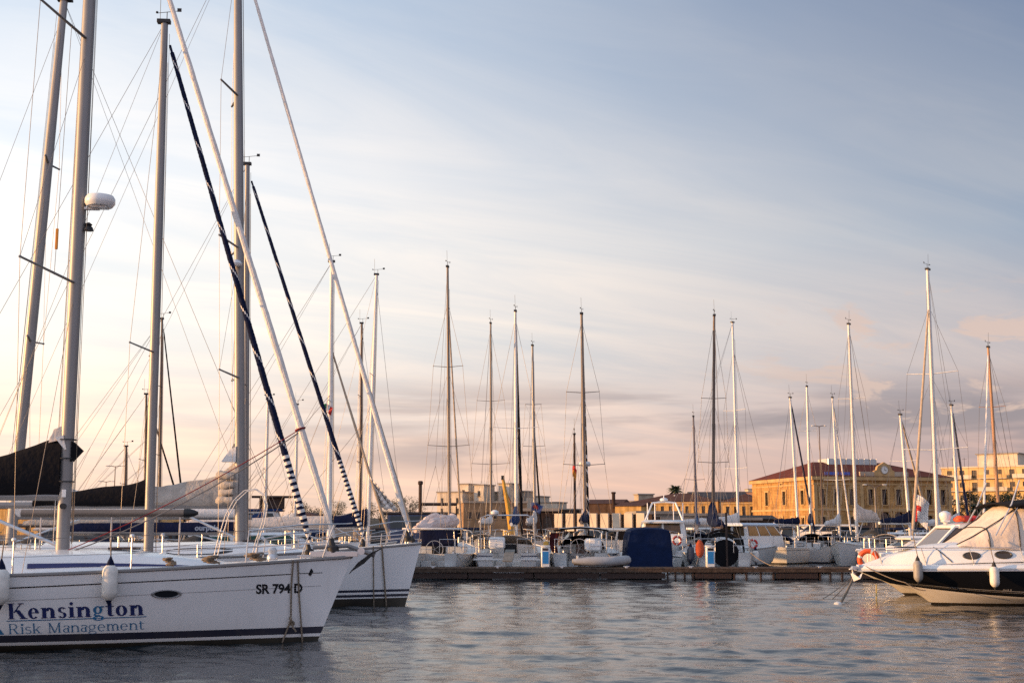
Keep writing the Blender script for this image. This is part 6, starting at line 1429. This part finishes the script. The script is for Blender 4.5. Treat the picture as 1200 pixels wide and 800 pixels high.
# motor boats among the pontoon berths
M1, m1h = motorboat('motorboat whose stern is wrapped in a big navy canopy', 751, 60.4, 91, 6.6, 2.35, .75, 1.0, 'open')
for o in list(M1.children):
    if o.name.startswith(('console', 'outboard')): bpy.data.objects.remove(o)
m = MB(); rr = random.Random(3)
def can(x, z, w): return [(x+.05*math.sin(k*1.3), w*(1-.14*z/2.0)*y, .40+zz*z*.95) for k, (y, zz) in enumerate(((-1, 0), (-1.01, .3), (-.97, .65), (-.93, .86), (-.85, .96), (-.6, 1.0), (0, 1.02), (.6, 1), (.85, .96), (.93, .86), (.97, .65), (1.01, .3), (1, 0)))]
m.loft([can(-3.36, 1.70, 1.10), can(-3.30, 1.72, 1.13), can(-2.6, 1.76, 1.14), can(-1.6, 1.78, 1.14), can(-.9, 1.6, 1.1), can(-.4, .9, 1.0)], True, True); m.build('canopy', M('navy_cockpit_canvas', (.007,.017,.060), .85, var=.25, vs=3, bump=.5, bs=5), M1)
p = Vector((P(779, 618, 57.6).x, 57.6, .72)); fender(p, .13, .5, fender_g, 'grey fender on the right side of the navy-covered motorboat', p+Vector((-.12, .1, .6)))
M1b, _, _ = motorboat('cream cabin motorboat half hidden behind the navy canopy', 706, 69, 200, 6.5, 2.4, .8, 1.1, deck=M('cream_gelcoat', (.70,.66,.60), .35), roof=1.22, cab=(-.12, .36), tilt=.5)
M2, m2h, i2 = motorboat('white wheelhouse cruiser with radar arch and wide amber windows', 778, 68.5, 262, 8.4, 3.0, 1.05, 1.4, roof=1.36, cab=(-.15, .40), glassm=M('amber_window', (.09,.055,.02), .1, var=.4), tilt=.12)
m = MB(); zz = i2['zt']-.05
for sg in (1, -1): m.tube([(-.5, sg*1.0, zz), (-1.0, sg*.62, zz+.95), (-1.0, 0, zz+1.02)], .05, 7)
m.tube([(-1.0, 0, zz+1.0), (-1.0, 0, zz+1.35)], .035, 6); m.build('radar_arch', gel, M2)
m = MB(); m.lathe([(.12, 0), (.22, .02), (.22, .12), (.1, .18)], (-.95, 0, zz+1.04), n=14); m.build('radar_dome', gel, M2)
for y in (-.9, -.5, .5, 1.0): m = MB(); m.tube([(-1.4, y, zz), (-1.4, y, zz+.95)], .03, 6); m.build('rod_holder', gel, M2)
for px, lb in ((770.5, 'left of two red and white lifebuoys on the wheelhouse cruiser'), (793.5, 'right of two red and white lifebuoys on the wheelhouse cruiser')): lifebuoy(P(px, 633, 63.9), .19, (0, 1, 0), lb, [M('faded_red', (.32,.05,.05), .6), sailcloth])
mo, _ = motorboat('small white open boat with round stern beyond the pontoon', 801, 66, 60, 4.4, 1.9, .65, .8, 'open')
q = MB(); q.ball((0, 0, 0), .42, (1.3, .8, .55), 12); q.ball((.4, .1, .1), .3, (1, .8, .8), 10); o = q.build('tarpaulin', M('orange_tarp', (.75,.24,.04), .8, var=.3, bump=.5)); o.location = to_world(mo, (.7, 0, 1.0)); tag(o, 'crumpled orange tarpaulin bundled on the small open boat', 'tarpaulin')
p = P(809.5, 651, 57.0); fender((p.x, 57, .95), .15, .65, M('navy_fender', (.05,.06,.09), .5), 'dark blue fender hanging beside the small open boat', (p.x+.1, 57.3, 1.7))
q = MB(); q.loft([[(a*.20*w*math.cos(t), a*.08*math.sin(t), z*.66) for t in [2*math.pi*k/10 for k in range(10)] for w in (1,)] for z, a in ((-.55, .35), (-.35, .8), (-.1, 1), (.2, .95), (.45, .6), (.6, .25))], True, True); o = q.build('float_cover', M('orange_red_cloth', (.62,.12,.05), .8, var=.3, bump=.4)); o.location = P(820, 643, 56.9); tag(o, 'orange red bag hung beside the pontoon pedestal', 'bag')
M3, m3h, i3 = motorboat('white motorboat with long pale blue hardtop and side windows', 880, 71, 52, 6.0, 2.3, .95, 1.25, roof=1.34, cab=(-.26, .38), aft=.5, glassm=M('amber_window', (.09,.055,.02), .1, var=.4), roofm=M('pale_blue_top', (.55,.62,.70), .5), tilt=.9)
lifebuoy(P(882.5, 637, 67.6), .2, (0, 1, 0), 'red and white lifebuoy on the pale blue hardtop boat', [red, sailcloth])
for k, (px, D_, lb) in enumerate(((925, 108, 'left white motor yacht moored along the far quay under the big building'), (962, 104, 'right white motor yacht moored along the far quay under the big building'))):
    motorboat(lb, px, D_, 172 if k else 8, 8.5, 3, 1.2, 1.5, roof=1.1, cab=(-.2, .3), tilt=.8, deck=M('cream_gelcoat', (.7,.66,.6), .35))
motorboat('white cruiser with green tinted windows amid the left row of yachts', 306, 51.5, 8, 6.8, 2.5, .9, 1.2, roof=.95, cab=(-.25, .35), glassm=M('green_glass', (.01,.06,.04), .1), tilt=.8)
gm = M('green_glass', (.01,.06,.04), .1)
mt_, _, it_ = motorboat('small tug with white wheelhouse and blue tarpaulin roof behind the left row', 327, 84, 12, 8, 3, 1.1, 1.5, roof=2.1, cab=(-.2, .1), tilt=.2, hull=canvas_navy, roofm=canvas_blue)
m = MB(); m.box((-.5, 0, it_['zt']+.75), (2.6, 1.7, .12)); m.box((-.5, 0, it_['zt']+.35), (1.6, 1.2, .8)); m.build('upper_cabin', wood_d, mt_)
m = MB(); m.ball((2.0, 0, 1.75), .6, (2.2, 1.2, .5), 12); m.build('deck_cover', canvas_blue, mt_)
wk, _, iw = motorboat('workboat with dark flat canopy behind the heaped pinkish sail', 512, 84, 5, 8, 3, 1.0, 1.4, roof=2.0, cab=(-.3, .2), tilt=.1, hull=canvas_navy, roofm=wood_d, deck=M('blue_cabin_paint', (.05,.07,.14), .5))
m = MB(); m.tube([(-1.1, 0, 1.0), (-1.1, 0, 5.0)], .11, 8); m.lathe([(.12, 0), (.17, .06), (.17, .2), (.12, .26)], (-1.1, 0, 4.85), n=9); m.tube([(-1.1, 0, 3.6), (1.3, 0, 3.6)], .1, 8); m.tube([(1.3, 1.0, 3.5), (1.3, 1.0, 1.2)], .05, 6); m.build('gantry', wood_d, wk)
motorboat('small grey motorboat behind the right pair of sloops', 1045, 78, 190, 6.5, 2.4, .8, 1.0, roof=1.0, cab=(-.2, .3), tilt=.8)
motorboat('white cuddy boat low behind the second cruiser windscreen', 1082, 55, 186, 6, 2.3, .85, 1.15, roof=.85, cab=(-.2, .25), tilt=1.0)
# grey inflatable lying on the pontoon
p = P(703, 618, 54.5); dg = empty('inflatable_dinghy', (p.x, 54.55, .47), R(180), 'grey inflatable dinghy lying on the pontoon edge by the navy canopy', 'dinghy')
m = MB(); m.tube([(1.15, .42, .22)]+[(x, y, .22+.10*max(0, -x-.5)) for x, y in ((.5, .46), (-.4, .45), (-.9, .30), (-1.12, 0), (-.9, -.30), (-.4, -.45), (.5, -.46))]+[(1.15, -.42, .22)], [.09]+[.19]*7+[.09], 10); m.build('tube', M('grey_hypalon', (.34,.34,.35), .6, var=.1), dg)
m = MB(); m.box((.2, 0, .1), (1.8, .6, .06)); m.build('floorboard', wood, dg); m = MB(); m.box((.95, 0, .28), (.06, .7, .36)); m.build('transom', gel_old, dg)
m = MB(); m.box((.1, 0, .36), (.25, .86, .05)); m.build('thwart', wood, dg)
q = P(640, 638, 56.2); m = MB(); m.lathe([(.02, -.16), (.11, -.15), (.13, -.04), (.12, .08), (.05, .16)], n=12); o = m.build('jerrycan', yellow); o.location = (q.x, 56.3, q.z); tag(o, 'yellow canister on the stern rail above the left service pedestal', 'canister')
q = P(649, 636, 57.2); m = MB(); m.loft([[(x+.05*math.sin(z*7), .05*math.sin(6*x+2*z), z-.7) for x in (-.22+.12*(1-z/1.3), -.1, 0, .1, .22-.1*(1-z/1.3))] for z in (0, .3, .6, .9, 1.15)], False, False); m.tube([(-.26, 0, -1.1), (-.22, 0, .55)], .018, 6, m=0); o = m.build('drooping_flag', M('dark_red_cloth', (.06,.012,.014), .85, var=.5)); o.modifiers.new('t', 'SOLIDIFY').thickness = .012; o.location = (q.x, 57.2, q.z); tag(o, 'dark red flag hanging limp on its staff left of the black bimini frame', 'flag')
def flag(px, py, D, w, h_, bands, label, hang=True, seed=0):
    p = P(px, py, D); m = MB(); n = 10
    for i in range(n):
        for j in range(n):
            q = []
            for a, b_ in ((i, j), (i+1, j), (i+1, j+1), (i, j+1)):
                u, v = a/n, b_/n; q.append((w*u*(1-.25*v), .12*w*math.sin(7*u+4*v+seed), -h_*v-.28*h_*u*u+.05*math.sin(5*u)))
            u, v = (i+.5)/n, (j+.5)/n; m.poly(q, bands(u, v))
    o = m.build('flag', [red, sailcloth, M('blue_cloth', (.06,.09,.22), .8), M('green_cloth', (.04,.25,.10), .8), M('orange_cloth', (.7,.28,.05), .8)]); o.modifiers.new('t', 'SOLIDIFY').thickness = .008
    o.location = p; tag(o, label, 'flag'); return o
flag(1070.5, 580, 61.2, .75, 1.25, lambda u, v: 0 if (u < .25 or (.35 < v < .6 and u < .55)) else 1, 'red and white flag hanging beside the rolled headsail of the tallest right mast')
flag(622, 589, 79, .75, .5, lambda u, v: 0 if (u-.45)**2+(v-.5)**2 < .05 else 2, 'blue flag with red centre by the thin mast right of the boarding plank', seed=2)
flag(671, 546, 65.8, .22, .55, lambda u, v: 4 if v > .4 else 0, 'small orange and red pennant near the top of the short red-brown mast', seed=1)
flag(379, 474, 54.8, .42, .32, lambda u, v: 3 if u < .33 else (1 if u < .66 else 0), 'small tricolour flag on the spreader of the cutter mast', seed=3)
flag(373, 608, 27, .12, .2, lambda u, v: 0, 'tiny red pennant tied to the rails of the nearest sloops', seed=3) if 0 else None
m = MB(); m.box((0, 0, 0), (.055, .03, .40), bev=.01); o = m.build('banner_tag', M('orange_cloth', (.7,.28,.05), .8)); o.location = P(66.5, 280, 23.4); tag(o, 'small orange tag hanging in the rigging between the two tall left masts', 'tag'); 

# smaller craft filling the berths behind the first row
for px_, D_, h_, L_, B_, st_, lb_, dm, rf in (
  (549, 86, 60, 5.5, 2.1, 'wheelhouse', 'small cabin boat with dark blue roof, in front of the brown building', gel_old, canvas_navy),
  (657, 92, 110, 6, 2.2, 'wheelhouse', 'little fishing boat with brown cabin, in front of the cream slabs', wood, wood_d),
  (735, 96, 175, 6.5, 2.3, 'wheelhouse', 'low grey launch between the navy canopy and the cream slabs', canvas_grey, canvas_dgrey),
  (842, 98, 20, 7, 2.4, 'wheelhouse', 'navy cabin launch behind the dark mast with the dark bundled sail', canvas_navy, gel_old),
  (899, 92, 160, 6.5, 2.3, 'wheelhouse', 'white launch with charcoal roof below the sunlit wall of the big building', gel, canvas_dgrey),
  (1015, 93, 15, 7, 2.4, 'wheelhouse', 'dark launch behind the beige boom cover', canvas_dgrey, canvas_black),
  (1056, 88, 200, 6.5, 2.3, 'wheelhouse', 'pale launch with navy roof, left of the red and white flag', gel, canvas_navy),
  (460, 96, 10, 7, 2.4, 'wheelhouse', 'dark launch behind the white rolled headsail foot', canvas_dgrey, wood_d),
  (230, 64, 10, 7, 2.4, 'wheelhouse', 'brown cabin boat in the left row, under the lettered sail bag', wood, wood_d),
  (110, 62, 5, 7, 2.4, 'wheelhouse', 'dark cabin boat in the left row, behind the thick nearest mast', wood_d, canvas_beige)):
    motorboat(lb_, px_, D_, h_, L_, B_, .8, 1.1, st_, hull=gel_old, deck=dm, roof=1.25, cab=(-.22, .25), roofm=rf, tilt=.5)
